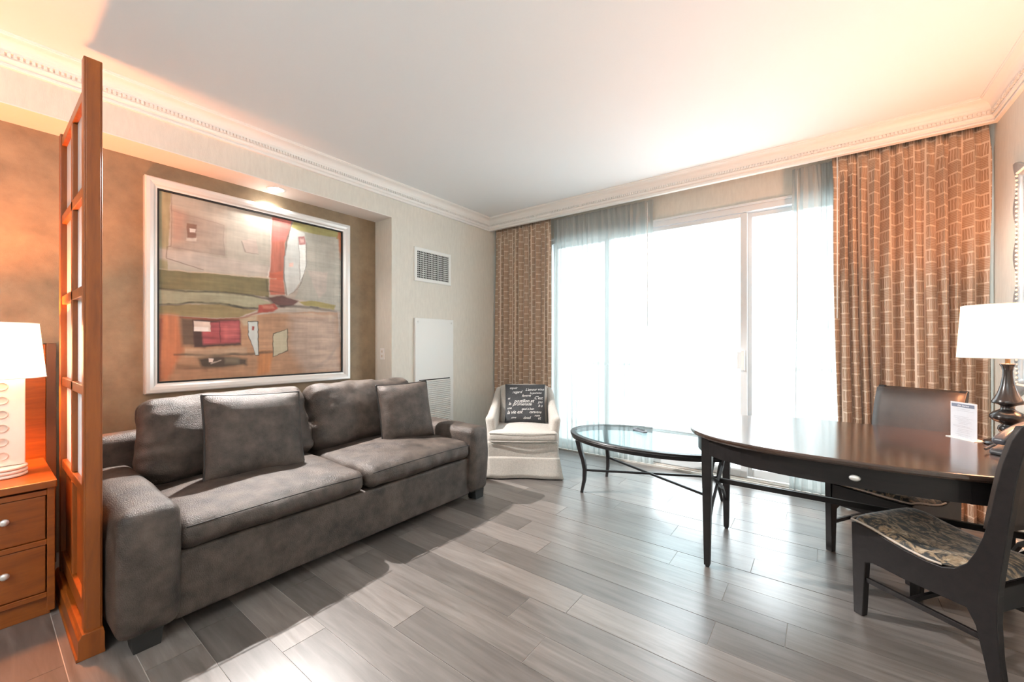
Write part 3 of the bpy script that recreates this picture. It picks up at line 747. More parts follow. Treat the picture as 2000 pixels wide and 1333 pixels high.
for z in (0.100, 0.352, 0.588): box('rail', (nx1-0.03, -ny+0.032, z-0.012), (nx1-0.001, ny-0.032, z+0.012), OH, ns, 0.002)
box('base', (nx0+0.01, -ny+0.02, 0.0), (nx1-0.02, ny-0.02, 0.088), OH, ns, 0.002)
for z0_, z1_ in ((0.115, 0.337), (0.367, 0.573)):
    d = box('drawer', (nx0+0.05, -ny+0.036, z0_), (nx1-0.006, ny-0.036, z1_), OH, ns, 0.003)
    zc = (z0_+z1_)/2+0.02
    k = lathe('knob', [(0.006, 0), (0.005, 0.010), (0.013, 0.014), (0.016, 0.020), (0.013, 0.027), (0.003, 0.030)], M['silver'], d, 20)
    k.matrix_local = Matrix.Translation((nx1-0.006, 0.018, zc)) @ Matrix.Rotation(PI/2, 4, 'Y')

tl = thing('table_lamp', (-3.20, 0.081, 0.644), 0, 'white ceramic lamp with dimpled base and white shade on the nightstand', 'lamp')
for i in range(3): lathe('base_disc', [(0.082-0.003, i*0.018+0.0005), (0.084, i*0.018+0.004), (0.084, i*0.018+0.012), (0.080, i*0.018+0.016)], M['ceramic'], tl, 40)
rbox('body', (0, 0, 0.273), (0.030, 0.074, 0.219), 0.006, M['ceramic'], tl, n=4, k=2)
for i in range(6):
    z = 0.105+i*0.068
    o = lathe('dimple', [(0.021, 0.0), (0.021, 0.0035), (0.018, 0.005), (0.016, 0.002), (0.010, 0.0008), (0.001, 0.0004)], M['ceramic_in'], tl, 24)
    o.matrix_local = Matrix.Translation((0.030, 0.0, z)) @ Matrix.Rotation(PI/2, 4, 'Y')
tube('stem', [(0, 0, 0.49), (0, 0, 0.72)], 0.006, M['brass'], tl)
def shade(parent, r0, r1, z0, z1, mat, ring_mat):
    bm = bmesh.new(); seg = 48; R = []
    for r, z in ((r0, z0), (r1, z1), (r1-0.003, z1), (r0-0.003, z0)):
        R.append([bm.verts.new((r*math.cos(2*PI*k/seg), r*math.sin(2*PI*k/seg), z)) for k in range(seg)])
    for i in range(4):
        A, B = R[i], R[(i+1) % 4]
        for k in range(seg): bm.faces.new((A[k], A[(k+1) % seg], B[(k+1) % seg], B[k]))
    s = bmo('shade', bm, mat, parent, True)
    for r, z in ((r0, z0), (r1, z1)):
        tube('hem', [(r*math.cos(2*PI*k/seg), r*math.sin(2*PI*k/seg), z) for k in range(seg)], 0.0022, ring_mat, s, 6, True)
    bm = bmesh.new()
    for k in range(3):
        a = k*2*PI/3; addtube(bm, [(0, 0, z1-0.03), (r1*0.97*math.cos(a), r1*0.97*math.sin(a), z1-0.012)], 0.0015, 6)
    bmo('spider', bm, M['brass'], parent, True)
shade(tl, 0.146, 0.122, 0.486, 0.756, M['shade_l'], M['white'])

# ================================================================== SOFA
so = thing('sofa', (-2.78, 1.492, 0), 0, 'long brown-grey leather sofa under the abstract painting', 'sofa')
LE = M['leather']
HL = 1.148      # half length along y
xf, xb = 0.51, -0.57
rbox('base', (-0.02, 0, 0.215), (0.52, HL-0.19, 0.150), 0.02, LE, so, wr=0.003, wsc=3, n=14)
for sgn in (-1, 1):
    def armf(x, u, s=sgn):
        x = x.copy()
        z = x[2]; x[0] += 0.012*math.sin((z+0.26)*5)*(1 if u[0] > 0 else 0)
        if z < -0.12: x[1] -= 0.0
        x[2] += 0.010*(1-u[1]**2)*(u[2] > 0)
        return x
    rbox('arm', (-0.03, sgn*(HL-0.105), 0.333), (0.56, 0.105, 0.263), 0.045, LE, so, puff=(0.012, 0.016, 0.006), wr=0.006, wsc=4, seed=sgn*3.0, n=12, fn=armf)
rbox('back_frame', (-0.50, 0, 0.42), (0.09, HL-0.03, 0.35), 0.05, LE, so, puff=(0, 0.01, 0.01), wr=0.006, wsc=4, seed=9)
for sgn in (-1, 1):
    cy_ = sgn*0.4775
    def seatf(x, u):
        x = x.copy()
        # gathered front edge
        if u[0] > 0.8: x[0] += 0.0060*math.sin(x[1]*55+4*fbm(x, 3, 1))*max(0, 1-u[2]**2)
        return x
    c = rbox('seat_cushion', (0.075, cy_, 0.437), (0.445, 0.472, 0.068), 0.055, LE, so, puff=(0.028, 0.006, 0.040), wr=0.008, wsc=4.5, seed=20+sgn, n=26, fn=seatf)
    pts = []
    for k in range(40):
        u = -0.97+1.94*k/39
        pts.append((0.075+0.445+0.014+0.014*(1-u*u)-0.012, cy_+u*0.455, 0.475+0.012*(1-u*u)))
    tube('seam', pts, 0.003, M['piping'], c, 6)
for sgn in (-1, 1):
    t = bpy.data.objects.new('back_cushion', None)
    cy_ = sgn*0.4755
    def backf(x, u, s=sgn):
        x = x.copy()
        # side wrinkles and a plump top
        e = abs(u[1])
        x[0] += 0.010*math.sin(x[2]*60+5*fbm(x, 3, s))*max(0, e-0.6)*2.2*(1 if u[0] > 0 else 0)
        x[0] += 0.030*max(0, 1-abs(u[2]+0.35))*(u[0] > 0)*max(0, 1-e**3)
        x[1] *= 1-0.03*u[2]
        return x
    c = rbox('back_cushion', (0, 0, 0), (0.090, 0.474, 0.245), 0.07, LE, so, puff=(0.045, 0.0, 0.012), wr=0.017, wsc=5.0, seed=30+sgn*2, n=24, fn=backf)
    c.matrix_local = Matrix.Translation((-0.265, cy_, 0.735)) @ Matrix.Rotation(math.radians(-15), 4, 'Y')
for (lx, ly) in ((0.46, -HL+0.10), (0.46, HL-0.08), (-0.50, -HL+0.10), (-0.50, HL-0.08)):
    prism('leg', [(ly-0.045, 0), (ly+0.045, 0), (ly+0.055, 0.075), (ly-0.055, 0.075)], lx-0.045, lx+0.045, M['black'], so, 'x', 0.003)

def put_pillow(name, W, Hh, T, mat, pipe, base, yaw, lean, label, seed, roll=0.0):
    root = thing(name, base, 0, label, 'cushion')
    root.matrix_world = Matrix.Translation(base) @ Matrix.Rotation(yaw, 4, 'Z') @ Matrix.Rotation(lean, 4, 'X') @ Matrix.Rotation(roll, 4, 'Y')
    return root, pillow('cover', W, Hh, T, mat, root, seed=seed, pipe=pipe)
# pillow frame: faces local -y; the sofa faces +x so yaw is +90 degrees, lean tips the top backwards
put_pillow('throw_pillow', 0.54, 0.50, 0.17, LE, M['piping'], (-2.70, 1.035, 0.505), PI/2-0.03, -math.radians(17), 'large square leather pillow on the left seat of the sofa', 2.0, 0.05)
put_pillow('throw_pillow', 0.44, 0.47, 0.16, LE, M['piping'], (-2.68, 2.15, 0.508), PI/2+0.28-0.55, -math.radians(15), 'square leather pillow leaning at the right end of the sofa', 5.0, -0.03)

# ================================================================== ARMCHAIR
CR = M['cream']
ac = thing('armchair', (-2.475, 3.475, 0), 0.60, 'small cream upholstered armchair with skirt in the corner by the window', 'armchair')
rbox('base', (0, 0.0, 0.235), (0.345, 0.36, 0.115), 0.02, CR, ac, wr=0.003, n=8)
def skirtmesh():
    bm = bmesh.new(); path = []
    hx, hyy = 0.352, 0.368
    cor = [(-hx, -hyy), (hx, -hyy), (hx, hyy), (-hx, hyy)]
    for i in range(4):
        a, b = cor[i], cor[(i+1) % 4]
        for k in range(14): s = k/14; path.append((a[0]+(b[0]-a[0])*s, a[1]+(b[1]-a[1])*s, i, s))
    rows = []
    for z, fl_ in ((0.205, 0.0), (0.19, 0.002), (0.12, 0.010), (0.05, 0.018), (0.012, 0.024)):
        r = []
        for x, y, i, s in path:
            n_ = [(0, -1), (1, 0), (0, 1), (-1, 0)][i]; off = fl_*(1+0.6*math.sin(s*9+i*2))
            k = 1-abs(2*s-1)**6
            cx_, cy_ = (math.copysign(1, x), math.copysign(1, y)) if s == 0 else n_
            r.append(bm.verts.new((x+cx_*off, y+cy_*off, z)))
        rows.append(r)
    n = len(path)
    for A, B in zip(rows, rows[1:]):
        for k in range(n): bm.faces.new((A[k], A[(k+1) % n], B[(k+1) % n], B[k]))
    return bm
sk = bmo('skirt', skirtmesh(), CR, ac, True); sm = sk.modifiers.new('thick', 'SOLIDIFY'); sm.thickness = 0.006
for sx in (-1, 1):
    for sy in (-1, 1): box('leg', (sx*0.27-0.02, sy*0.28-0.02, 0), (sx*0.27+0.02, sy*0.28+0.02, 0.125), M['espresso'], ac)
tube('welt', [(-0.350, -0.364, 0.206), (0.350, -0.364, 0.206), (0.350, 0.366, 0.206), (-0.350, 0.366, 0.206)], 0.004, CR, ac, 6, True)
rbox('seat_cushion', (0, -0.05, 0.395), (0.338, 0.325, 0.052), 0.04, CR, ac, puff=(0.0, 0.012, 0.024), wr=0.004, seed=3, n=14)
for z in (0.358, 0.436):
    tube('seat_welt', [(-0.325, -0.372, z), (-0.16, -0.384, z), (0, -0.388, z), (0.16, -0.384, z), (0.325, -0.372, z)], 0.0045, CR, ac, 6)
for sx in (-1, 1):
    def af(x, u, s=sx):
        x = x.copy(); ty = (x[1]+0.30)/0.62
        lift = 0.0 if u[2] < 0 else (0.235*max(0, ty)**1.5)
        x[2] += lift*max(0, u[2])
        x[0] += s*0.020*max(0, 1-ty)*max(0, u[2])-s*0.03*max(0, ty)*(u[2] > 0)*u[2]
        return x
    rbox('arm', (sx*0.308, 0.02, 0.435), (0.046, 0.33, 0.150), 0.04, CR, ac, wr=0.003, seed=sx*2.0, n=14, fn=af)
def bf(x, u):
    x = x.copy(); x[0] *= 1-0.10*max(0, u[2]); x[1] += 0.05*u[2]; return x
rbox('back', (0, 0.30, 0.52), (0.315, 0.055, 0.300), 0.05, CR, ac, puff=(0, 0, 0.012), wr=0.003, seed=8, n=12, fn=bf)
def bcf(x, u):
    x = x.copy(); x[0] *= 1-0.05*max(0, u[2]); x[1] += 0.07*u[2]; return x
rbox('back_cushion', (0, 0.185, 0.635), (0.262, 0.070, 0.205), 0.055, CR, ac, puff=(0, 0.03, 0.008), wr=0.005, seed=12, n=14, fn=bcf)
# script pillow on the chair
cy0 = Matrix.Rotation(0.60, 3, 'Z') @ Vector((0.015, 0.0, 0)); base = (-2.475+cy0.x, 3.475+cy0.y, 0.465)
pr, (pl_o, thick, outl) = put_pillow('throw_pillow', 0.43, 0.41, 0.13, M['script_cloth'], None, base, 0.60, -math.radians(16), 'charcoal pillow with white handwritten script on the cream armchair', 7.0)
def textmesh(words, place, name, mat, parent):
    for txt, cx, cz, size, rot in words:
        cu = bpy.data.curves.new('t', 'FONT'); cu.body = txt; cu.size = size; cu.shear = 0.35; cu.align_x = 'CENTER'; cu.resolution_u = 2; cu.space_character = 0.92
        to = bpy.data.objects.new('t', cu); COL.objects.link(to); bpy.context.view_layer.update()
        me = bpy.data.meshes.new_from_object(to.evaluated_get(bpy.context.evaluated_depsgraph_get()))
        V = []; Fc = []; b0 = 0; ca, sa = math.cos(rot), math.sin(rot)
        for v in me.vertices:
            x = cx+v.co.x*ca-v.co.y*sa; z = cz+v.co.x*sa+v.co.y*ca; V.append(place(x, z))
        for p in me.polygons: Fc.append([b0+i for i in p.vertices])
        bpy.data.objects.remove(to); bpy.data.curves.remove(cu); bpy.data.meshes.remove(me)
        pyd(name, V, Fc, mat, parent)
W_, H_ = 0.43, 0.41
def on_pillow(x, z):
    u = max(-0.97, min(0.97, x/(W_/2))); v = max(-0.97, min(0.97, (z-H_/2)/(H_/2)))
    return (u*W_/2*(1-0.035*(1-v*v)), -thick(u, v)-0.0055, v*H_/2*(1-0.035*(1-u*u))+H_/2)
words = [('espoir', -0.125, 0.352, 0.036, 0.02), ("L'amour vous", 0.105, 0.335, 0.040, 0.03), ('regard', -0.085, 0.305, 0.042, 0.06), ('la jeunesse', 0.115, 0.298, 0.032, 0.03),
         ('femme', 0.015, 0.268, 0.038, 0.03), ("C'est", 0.145, 0.240, 0.048, 0.0), ('et', -0.175, 0.238, 0.034, 0), ('postillon et', -0.010, 0.205, 0.052, 0.02),
         ('la', -0.165, 0.178, 0.046, 0), ('promenade', -0.030, 0.172, 0.048, 0.01), ('jou', 0.165, 0.200, 0.040, 0.05), ('une', -0.168, 0.134, 0.036, 0), ('b s', 0.165, 0.158, 0.044, 0),
         ('quoi a bon', 0.030, 0.126, 0.034, 0.02), ('la vie est', -0.110, 0.086, 0.052, 0.03), ('caravane', 0.110, 0.092, 0.040, 0.02), ('rose', 0.130, 0.058, 0.034, 0.06), ('aime', -0.120, 0.036, 0.030, 0), ('detail', 0.020, 0.030, 0.040, 0.02), ('et', 0.150, 0.030, 0.042, 0.05)]
textmesh(words, on_pillow, 'printed_word', M['script_ink'], pr)

# ================================================================== COFFEE TABLE
ct = thing('coffee_table', (-1.145, 3.455, 0), 0, 'oval glass-topped coffee table with curved dark legs by the window', 'coffee table')
CA, CB, CZ = 0.715, 0.455, 0.50
ES = M['espresso']
bm = bmesh.new(); rp_ = [(-0.042, 0), (0.0, 0), (0.004, -0.006), (0.0, -0.012), (0.003, -0.018), (0.0, -0.026), (-0.006, -0.032), (-0.010, -0.048), (-0.030, -0.050), (-0.042, -0.012)]
seg = 96; R = []
for d, z in rp_: R.append([bm.verts.new(((CA+d)*math.cos(2*PI*k/seg), (CB+d)*math.sin(2*PI*k/seg), CZ+z)) for k in range(seg)])
for i in range(len(R)):
    A, B = R[i], R[(i+1) % len(R)]
    for k in range(seg): bm.faces.new((A[k], A[(k+1) % seg], B[(k+1) % seg], B[k]))
bmo('rim', bm, ES, ct)
bm = bmesh.new(); T0 = [bm.verts.new(((CA-0.038)*math.cos(2*PI*k/seg), (CB-0.038)*math.sin(2*PI*k/seg), CZ+0.003)) for k in range(seg)]; B0 = [bm.verts.new((v.co.x, v.co.y, CZ-0.006)) for v in T0]
bm.faces.new(T0); bm.faces.new(B0[::-1])
for k in range(seg): bm.faces.new((T0[k], B0[k], B0[(k+1) % seg], T0[(k+1) % seg]))
bmo('glass_top', bm, M['table_glass'], ct)
for sx in (-1, 1):
    for sy in (-1, 1):
        bm = bmesh.new(); path = [(0.055, 0.455), (0.040, 0.38), (0.012, 0.28), (0.0, 0.20), (0.004, 0.11), (0.022, 0.02), (0.026, 0.0)]; wd = [0.021, 0.019, 0.017, 0.016, 0.014, 0.011, 0.011]
        rings = []
        for (o_, z), w2 in zip(path, wd):
            cx_ = sx*(0.485+o_*0.85); cy_ = sy*(0.245+o_*0.6)
            rings.append([bm.verts.new((cx_+a*w2, cy_+b*w2, z)) for a, b in ((-1, -1), (1, -1), (1, 1), (-1, 1))])
        for A, B in zip(rings, rings[1:]):
            for k in range(4): bm.faces.new((A[k], A[(k+1) % 4], B[(k+1) % 4], B[k]))
        bm.faces.new(rings[0][::-1]); bm.faces.new(rings[-1])
        o = bmo('leg', bm, ES, ct, True); bev(o, 0.003); sb = None
    bar('stretcher', (-0.485, -0.245*sx, 0.195), (0.485, 0.245*sx, 0.195+0.001*sx), 0.016, 0.018, ES, ct, 0.003)
rm = thing('remote_control', (-1.29, 3.62, CZ+0.003), 0.95, 'small grey remote control lying on the glass coffee table', 'remote')
rbox('body', (0, 0, 0.011), (0.024, 0.085, 0.009), 0.007, M['grey_plastic'], rm, n=3, k=2)
for i in range(6):
    for j in range(3):
        box('button', (-0.016+j*0.012, -0.06+i*0.02, 0.0195), (-0.008+j*0.012, -0.05+i*0.02, 0.0225), M['phone'], rm)

# ================================================================== DESK
dk = thing('desk', (0.125, 2.88, 0), 0, 'dark polished oval-ended desk with a drawer, in front of the window', 'desk')
DA, DB, DTZ = 0.79, 0.565, 0.785
def sup(a, b, th, n=2.45):
    c, s = math.cos(th), math.sin(th)
    return (a*math.copysign(abs(c)**(2/n), c), b*math.copysign(abs(s)**(2/n), s))
seg = 120
def loop(inset): return [sup(DA-inset, DB-inset, 2*PI*k/seg) for k in range(seg)]
bm = bmesh.new(); R = []
for ins, z in ((0.020, DTZ-0.030), (0.004, DTZ-0.026), (0.0, DTZ-0.018), (0.0, DTZ-0.008), (0.004, DTZ-0.002), (0.010, DTZ)):
    R.append([bm.verts.new((x, y, z)) for x, y in loop(ins)])
for A, B in zip(R, R[1:]):
    for k in range(seg): bm.faces.new((A[k], A[(k+1) % seg], B[(k+1) % seg], B[k]))
bm.faces.new(R[0][::-1]); bm.faces.new(R[-1])
bmo('top', bm, M['espresso_top'], dk)
def apron_seg(name, k0, k1, ins, th, z0, z1, mat, parent):
    bm = bmesh.new(); O = loop(ins); I = loop(ins+th); rows = []
    for k in range(k0, k1+1):
        o_ = O[k % seg]; i_ = I[k % seg]
        rows.append([bm.verts.new((o_[0], o_[1], z0)), bm.verts.new((o_[0], o_[1], z1)), bm.verts.new((i_[0], i_[1], z1)), bm.verts.new((i_[0], i_[1], z0))])
    for A, B in zip(rows, rows[1:]):
        for j in range(4): bm.faces.new((A[j], A[(j+1) % 4], B[(j+1) % 4], B[j]))
    bm.faces.new(rows[0][::-1]); bm.faces.new(rows[-1])
    return bmo(name, bm, mat, parent)
za, zb = DTZ-0.128, DTZ-0.030
# -y side is around index 90; the drawer front sits there
kd0, kd1 = 82, 98
apron_seg('apron', kd1, kd0+seg, 0.045, 0.02, za, zb, ES, dk)
dr = apron_seg('drawer', kd0, kd1, 0.043, 0.02, za+0.002, zb-0.002, ES, dk)
for kq in (kd0, kd1):
    pass
p = loop(0.043)[90]
k = lathe('knob', [(0.005, 0), (0.004, 0.010), (0.012, 0.014), (0.014, 0.020), (0.010, 0.026), (0.002, 0.028)], M['silver'], dr, 20)
k.matrix_local = Matrix.Translation((p[0], p[1], (za+zb)/2)) @ Matrix.Rotation(PI/2, 4, 'X') @ Matrix.Scale(1.5, 4, (1, 0, 0))
LX, LY = 0.645, 0.305
for sx in (-1, 1):
    for sy in (-1, 1):
        bm = bmesh.new(); rings = []
        for w2, z in ((0.016, 0.012), (0.027, DTZ-0.13), (0.027, DTZ-0.03)):
            rings.append([bm.verts.new((sx*LX+a*w2, sy*LY+b*w2, z)) for a, b in ((-1, -1), (1, -1), (1, 1), (-1, 1))])
        for A, B in zip(rings, rings[1:]):
            for q in range(4): bm.faces.new((A[q], A[(q+1) % 4], B[(q+1) % 4], B[q]))
        bm.faces.new(rings[0][::-1]); bm.faces.new(rings[-1])
        lg = bev(bmo('leg', bm, ES, dk), 0.003)
        lathe('foot_glide', [(0.010, 0.0), (0.012, 0.004), (0.012, 0.012)], M['black'], lg, 16, loc=(sx*LX, sy*LY, 0))
    for s2 in (-1, 1):
        # curved members of the end brace
        pts = [(sx*LX, s2*LY, 0.60), (sx*LX, s2*LY*0.5, 0.47), (sx*LX, 0, 0.405), (sx*LX, -s2*LY*0.5, 0.33), (sx*LX, -s2*LY, 0.20)]
        bm = bmesh.new()
        for a, b in zip(pts, pts[1:]): addbar(bm, a, b, 0.014, 0.020)
        bmo('end_brace', bm, ES, dk)
bar('stretcher', (-LX, 0.06, 0.405), (LX, 0.06, 0.405), 0.022, 0.030, ES, dk, 0.003)

# ================================================================== DINING / DESK CHAIRS
CHW = 0.43
side_top = [(-0.020, 0.432), (0.00, 0.437), (0.06, 0.430), (0.13, 0.413), (0.20, 0.398), (0.27, 0.390), (0.32, 0.392), (0.36, 0.408), (0.395, 0.445), (0.420, 0.50), (0.440, 0.565), (0.460, 0.66), (0.475, 0.76), (0.492, 0.86), (0.515, 0.95), (0.540, 1.005), (0.552, 1.02)]
side_rear = [(0.572, 1.018), (0.566, 0.98), (0.545, 0.90), (0.528, 0.80), (0.515, 0.68), (0.502, 0.56), (0.490, 0.45), (0.482, 0.36), (0.480, 0.26), (0.486, 0.13), (0.500, 0.0), (0.462, 0.0), (0.440, 0.12), (0.420, 0.22), (0.395, 0.272)]
side_bot = [(0.20, 0.268), (0.07, 0.275), (0.042, 0.262), (0.030, 0.0), (-0.010, 0.0)]
def rail_z(y):
    pts = side_top
    if y <= pts[0][0]: return pts[0][1]
    for (a, b), (c, d) in zip(pts, pts[1:]):
        if a <= y <= c: return b+(d-b)*(y-a)/(c-a)
    return pts[-1][1]
def chair(name, loc, rz, label):
    t = thing(name, loc, rz, label, 'chair', None); hwd = CHW/2
    for s in (-1, 1):
        a, b = sorted((s*hwd, s*(hwd-0.036)))
        prism('side_frame', side_top+side_rear+side_bot, a, b, ES, t, 'x', 0.004)
        lathe('foot_glide', [(0.009, 0.0), (0.012, 0.003), (0.012, 0.008)], M['black'], t, 14, loc=(s*(hwd-0.018), 0.01, -0.0))
        bar('side_stretcher', (s*(hwd-0.018), 0.03, 0.178), (s*(hwd-0.018), 0.455, 0.178), 0.016, 0.022, ES, t, 0.002)
    bar('front_rail', (-hwd+0.036, 0.0, 0.365), (hwd-0.036, 0.0, 0.365), 0.022, 0.12, ES, t, 0.002)
    bar('rear_rail', (-hwd+0.036, 0.455, 0.33), (hwd-0.036, 0.455, 0.33), 0.022, 0.09, ES, t, 0.002)
    bar('cross_stretcher', (-hwd+0.02, 0.20, 0.178), (hwd-0.02, 0.20, 0.178), 0.016, 0.020, ES, t, 0.002)
    # seat pad following the dipped side rails
    nx, ny_ = 16, 26; V = []; Fc = []
    y0_, y1_ = -0.030, 0.462
    hx = hwd-0.003
    for side in (1, 0):
        for j in range(ny_+1):
            y = y0_+(y1_-y0_)*j/ny_
            for i in range(nx+1):
                u = -1+2*i/nx; v = -1+2*j/ny_
                zz = min(rail_z(max(0.0, min(y, 0.33))), 0.45)
                bulge = 0.036*(max(0, 1-u**6)**0.5)*(max(0, 1-v**8)**0.5)
                corner = 0.03*max(0, abs(u)-0.8)/0.2*max(0, -v-0.88)/0.12
                lim = hx if y < 0.30 else hx-0.036*min(1, (y-0.30)/0.05)
                V.append((u*lim, y+corner, zz+0.003+(bulge if side else -0.002)))
    Wn = nx+1; off = Wn*(ny_+1)
    for j in range(ny_):
        for i in range(nx):
            q = (j*Wn+i, j*Wn+i+1, (j+1)*Wn+i+1, (j+1)*Wn+i); Fc.append(q); Fc.append(tuple(off+k for k in q[::-1]))
    for i in range(nx):
        Fc.append((i+1, i, off+i, off+i+1)); a = ny_*Wn+i; Fc.append((a, a+1, off+a+1, off+a))
    for j in range(ny_):
        a, b = j*Wn, (j+1)*Wn; Fc.append((a, b, off+b, off+a)); a += nx; b += nx; Fc.append((b, a, off+a, off+b))
    st = pyd('seat', V, Fc, M['tapestry'], t, True)
    pts = [(-hx, y1_-0.14, 0)] ; wl = []
    for j in range(16): y = 0.32-0.34*j/15; wl.append((-hx, y, rail_z(max(0, y))+0.009))
    for i in range(1, 12): wl.append((-hx+2*hx*i/12, y0_, rail_z(0)+0.009))
    for j in range(16): y = -0.02+0.34*j/15; wl.append((hx, y, rail_z(max(0, y))+0.009))
    tube('welt', wl, 0.0045, M['ceramic_in'], st, 6)
    # upholstered back between the stiles, curved
    V = []; Fc = []; nz = 12; nn = 10; fr = [(0.452, 0.60), (0.460, 0.66), (0.475, 0.76), (0.492, 0.86), (0.515, 0.95), (0.536, 1.003)]
    def fy(z):
        for (a, b), (c, d) in zip(fr, fr[1:]):
            if b <= z <= d: return a+(c-a)*(z-b)/(d-b)
        return fr[-1][0]
    hb_ = hwd-0.004
    for side in (0, 1):
        for j in range(nz+1):
            z = 0.60+(1.003-0.60)*j/nz; v = -1+2*j/nz
            for i in range(nn+1):
                u = -1+2*i/nn; e = (max(0, 1-u**8)**0.5)*(max(0, 1-v**8)**0.5)
                y = fy(z)+(-0.012-0.012*e+0.012*(1-u*u) if side == 0 else 0.030+0.004*e+0.012*(1-u*u))
                hz_ = hb_
                V.append((u*hz_, y, z+0.012*(side == 1)*(j == nz)))
    Wn = nn+1; off = Wn*(nz+1)
    for j in range(nz):
        for i in range(nn):
            q = (j*Wn+i, j*Wn+i+1, (j+1)*Wn+i+1, (j+1)*Wn+i); Fc.append(q); Fc.append(tuple(off+k for k in q[::-1]))
    for i in range(nn):
        Fc.append((i+1, i, off+i, off+i+1)); a = nz*Wn+i; Fc.append((a, a+1, off+a+1, off+a))
    for j in range(nz):
        a, b = j*Wn, (j+1)*Wn; Fc.append((a, b, off+b, off+a)); a += nn; b += nn; Fc.append((b, a, off+a, off+b))
    pyd('backrest', V, Fc, M['chair_leather'], t, True)
    return t
chair('dining_chair', (0.269, 2.735, 0), math.atan2(-0.8, -0.6), 'dark wooden chair with floral tapestry seat, nearest the camera at the desk')
chair('dining_chair', (0.221, 3.133, 0), -0.547, 'dark chair with brown leather back on the window side of the desk')

# ================================================================== THINGS ON THE DESK
dl = thing('table_lamp', (0.757, 3.137, DTZ), 0, 'black turned lamp with a wide cream shade on the desk', 'lamp')
lp = [(0.080, 0.0), (0.084, 0.008), (0.080, 0.016), (0.060, 0.024), (0.036, 0.036), (0.024, 0.052), (0.022, 0.060), (0.030, 0.070), (0.035, 0.082), (0.032, 0.096), (0.022, 0.104), (0.024, 0.110), (0.050, 0.122), (0.062, 0.138), (0.062, 0.150), (0.050, 0.166), (0.028, 0.180),
      (0.024, 0.186), (0.024, 0.198), (0.030, 0.204), (0.054, 0.212), (0.056, 0.218), (0.048, 0.234), (0.036, 0.262), (0.026, 0.300), (0.019, 0.345), (0.018, 0.375), (0.021, 0.395), (0.027, 0.406), (0.027, 0.412), (0.008, 0.414)]
lathe('base', lp, M['lamp_black'], dl, 48)
tube('stem', [(0, 0, 0.41), (0, 0, 0.66)], 0.009, M['brass'], dl)
shade(dl, 0.176, 0.160, 0.442, 0.708, M['shade_r'], M['ceramic'])

cd = thing('sign_holder', (0.618, 3.205, DTZ), 0, 'clear upright card holder with a white printed sheet on the desk', 'sign')
ang = math.atan2(-0.85, 0.53); cd.rotation_euler = (0, 0, ang)      # local x runs along the card, local -y faces the camera side
tl_ = 0.14
mcard = Matrix.Rotation(-0.06, 4, 'X')
def cardbox(name, a, b, mat, parent, bevel=0):
    return box(name, a, b, mat, parent, bevel)
cardbox('acrylic_sheet', (-0.072, -0.0015, 0.002), (0.072, 0.0, 0.198), M['acrylic'], cd)
cardbox('acrylic_sheet', (-0.072, 0.002, 0.002), (0.072, 0.0035, 0.198), M['acrylic'], cd)
tag(cardbox('foot', (-0.076, -0.020, 0.0), (0.076, 0.055, 0.003), M['white'], cd), 'pale acrylic foot')
sh_ = cardbox('printed_sheet', (-0.070, 0.0002, 0.004), (0.070, 0.0018, 0.196), M['paper'], cd)
cardbox('header_band', (-0.062, -0.0022, 0.170), (0.058, -0.0016, 0.188), M['print_blue'], sh_)
textmesh([('Get Started', 0.0, 0.1745, 0.014, 0.0)], lambda x, z: (x, -0.0027, z), 'lettering', M['paper'], sh_)
bm = bmesh.new(); rr = random.Random(3)
for i, (z, wd, xo) in enumerate([(0.158, 0.07, 0), (0.150, 0.09, 0.01), (0.118, 0.08, -0.01), (0.110, 0.10, 0), (0.103, 0.06, 0), (0.096, 0.08, 0), (0.088, 0.07, 0.01), (0.080, 0.05, 0), (0.068, 0.09, -0.01), (0.062, 0.10, 0.0), (0.050, 0.07, 0.01), (0.042, 0.06, 0), (0.034, 0.07, 0), (0.022, 0.08, 0), (0.014, 0.05, 0)]):
    x = xo-wd/2
    while x < xo+wd/2:
        L = rr.uniform(0.004, 0.012); addbox(bm, (x, -0.0021, z), (min(x+L, xo+wd/2), -0.0016, z+0.0022)); x += L+0.002
tag(bmo('small_print', bm, M['print_grey'], sh_), kind='stuff')

ph = thing('desk_phone', (0.775, 2.855, DTZ), -0.80, 'black desk telephone at the right end of the desk', 'phone')
prism('body', [(-0.105, 0.0), (0.105, 0.0), (0.105, 0.085), (0.085, 0.095), (-0.095, 0.028), (-0.105, 0.018)], -0.10, 0.09, M['phone'], ph, 'x', 0.006)
rbox('handset', (0, 0, 0), (0.026, 0.112, 0.016), 0.014, M['handset'], ph, n=8, k=3, fn=lambda x, u: np.array([x[0]*(1-0.25*(1-abs(u[1]))), x[1], x[2]+0.018*(1-u[1]**2)])).matrix_local = Matrix.Translation((-0.068, 0.0, 0.098)) @ Matrix.Rotation(0.36, 4, 'X')
for i in range(4):
    for j in range(3):
        o = box('key', (-0.010+j*0.026, -0.012, -0.0), (0.006+j*0.026, 0.0, 0.005), M['grey_plastic'], ph, 0.001)
        o.matrix_local = Matrix.Translation((0.0, -0.055+i*0.024, 0.0445+i*0.0089)) @ Matrix.Rotation(0.355, 4, 'X')
pts = []
for i in range(90):
    s = i/89; a = s*2*PI*22; pts.append((-0.115-0.02*math.sin(s*PI)+0.006*math.cos(a), -0.10+0.17*s, 0.012+0.005+0.006*math.sin(a)+0.05*s*s))
tube('cord', pts, 0.002, M['phone'], ph, 5)

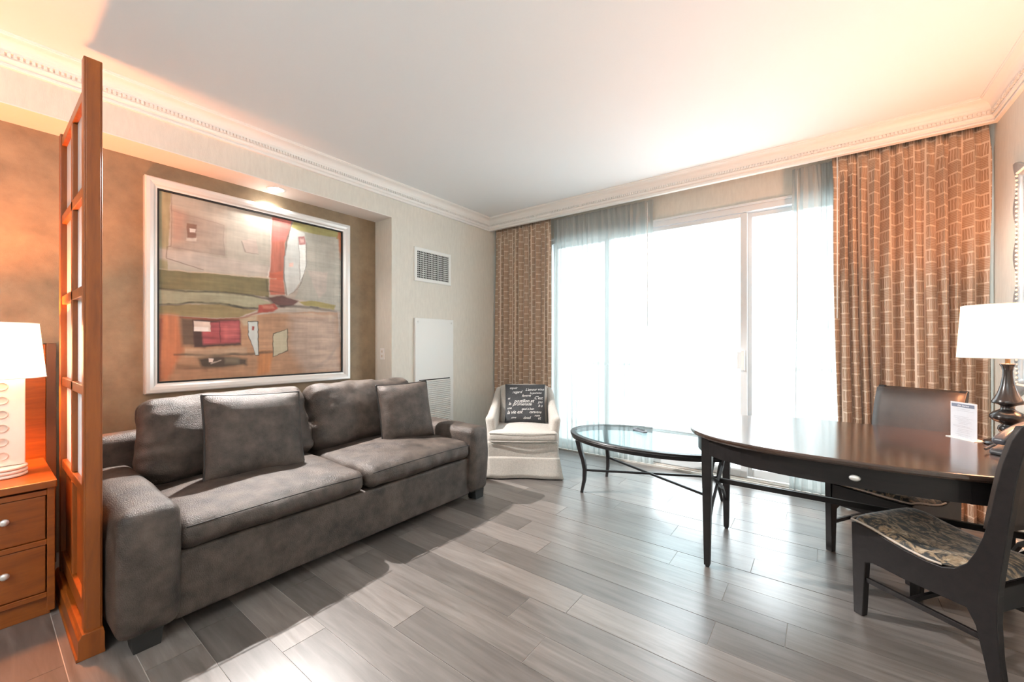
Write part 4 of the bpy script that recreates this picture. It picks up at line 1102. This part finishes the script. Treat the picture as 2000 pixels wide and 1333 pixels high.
# ================================================================== WAVY MIRROR ON THE RIGHT WALL
mr_ = thing('wall_mirror', (XR, 3.235, 0.97), 0, 'mirror with a wavy studded silver frame on the right wall', 'mirror')
MH, MW = 1.42, 0.565
def wavy(ins, amp):
    P = []
    n = 72
    for k in range(n): s = k/n; P.append((-MW+ins+2*(MW-ins)*s, ins-amp*math.cos(s*PI*6)+amp))
    for k in range(n): s = k/n; P.append((MW-ins-amp*math.cos(s*PI*10)*-1-amp, ins+(MH-2*ins)*s))
    for k in range(n): s = k/n; P.append((MW-ins-2*(MW-ins)*s, MH-ins+amp*math.cos(s*PI*6)-amp))
    for k in range(n): s = k/n; P.append((-MW+ins+amp-amp*math.cos(s*PI*10), MH-ins-(MH-2*ins)*s))
    return P
bm = bmesh.new(); R = []
for ins, amp, x in ((0.0, 0.030, 0.0), (0.0, 0.030, -0.012), (0.010, 0.028, -0.020), (0.075, 0.008, -0.022), (0.10, 0.0, -0.018), (0.11, 0.0, -0.006), (0.11, 0, 0.0)):
    R.append([bm.verts.new((x, -y, z)) for y, z in wavy(ins, amp)])
for A, B in zip(R, R[1:]+R[:1]):
    n = len(A)
    for k in range(n): bm.faces.new((A[k], A[(k+1) % n], B[(k+1) % n], B[k]))
bmo('frame', bm, M['mirror_frame'], mr_, True)
box('mirror_glass', (-0.008, -MW+0.105, 0.105), (-0.004, MW-0.105, MH-0.105), M['mirror'], mr_)
bm = bmesh.new()
def studs(a, b, n):
    for k in range(n):
        s = (k+0.5)/n; y = a[0]+(b[0]-a[0])*s; z = a[1]+(b[1]-a[1])*s
        bmesh.ops.create_icosphere(bm, subdivisions=1, radius=0.0085, matrix=Matrix.Translation((-0.024, y, z)))
i_ = 0.088
studs((-MW+i_, i_), (-MW+i_, MH-i_), 48); studs((MW-i_, i_), (MW-i_, MH-i_), 48); studs((-MW+i_, i_), (MW-i_, i_), 38); studs((-MW+i_, MH-i_), (MW-i_, MH-i_), 38)
tag(bmo('stud_row', bm, M['ceramic'], mr_, True), kind='stuff')
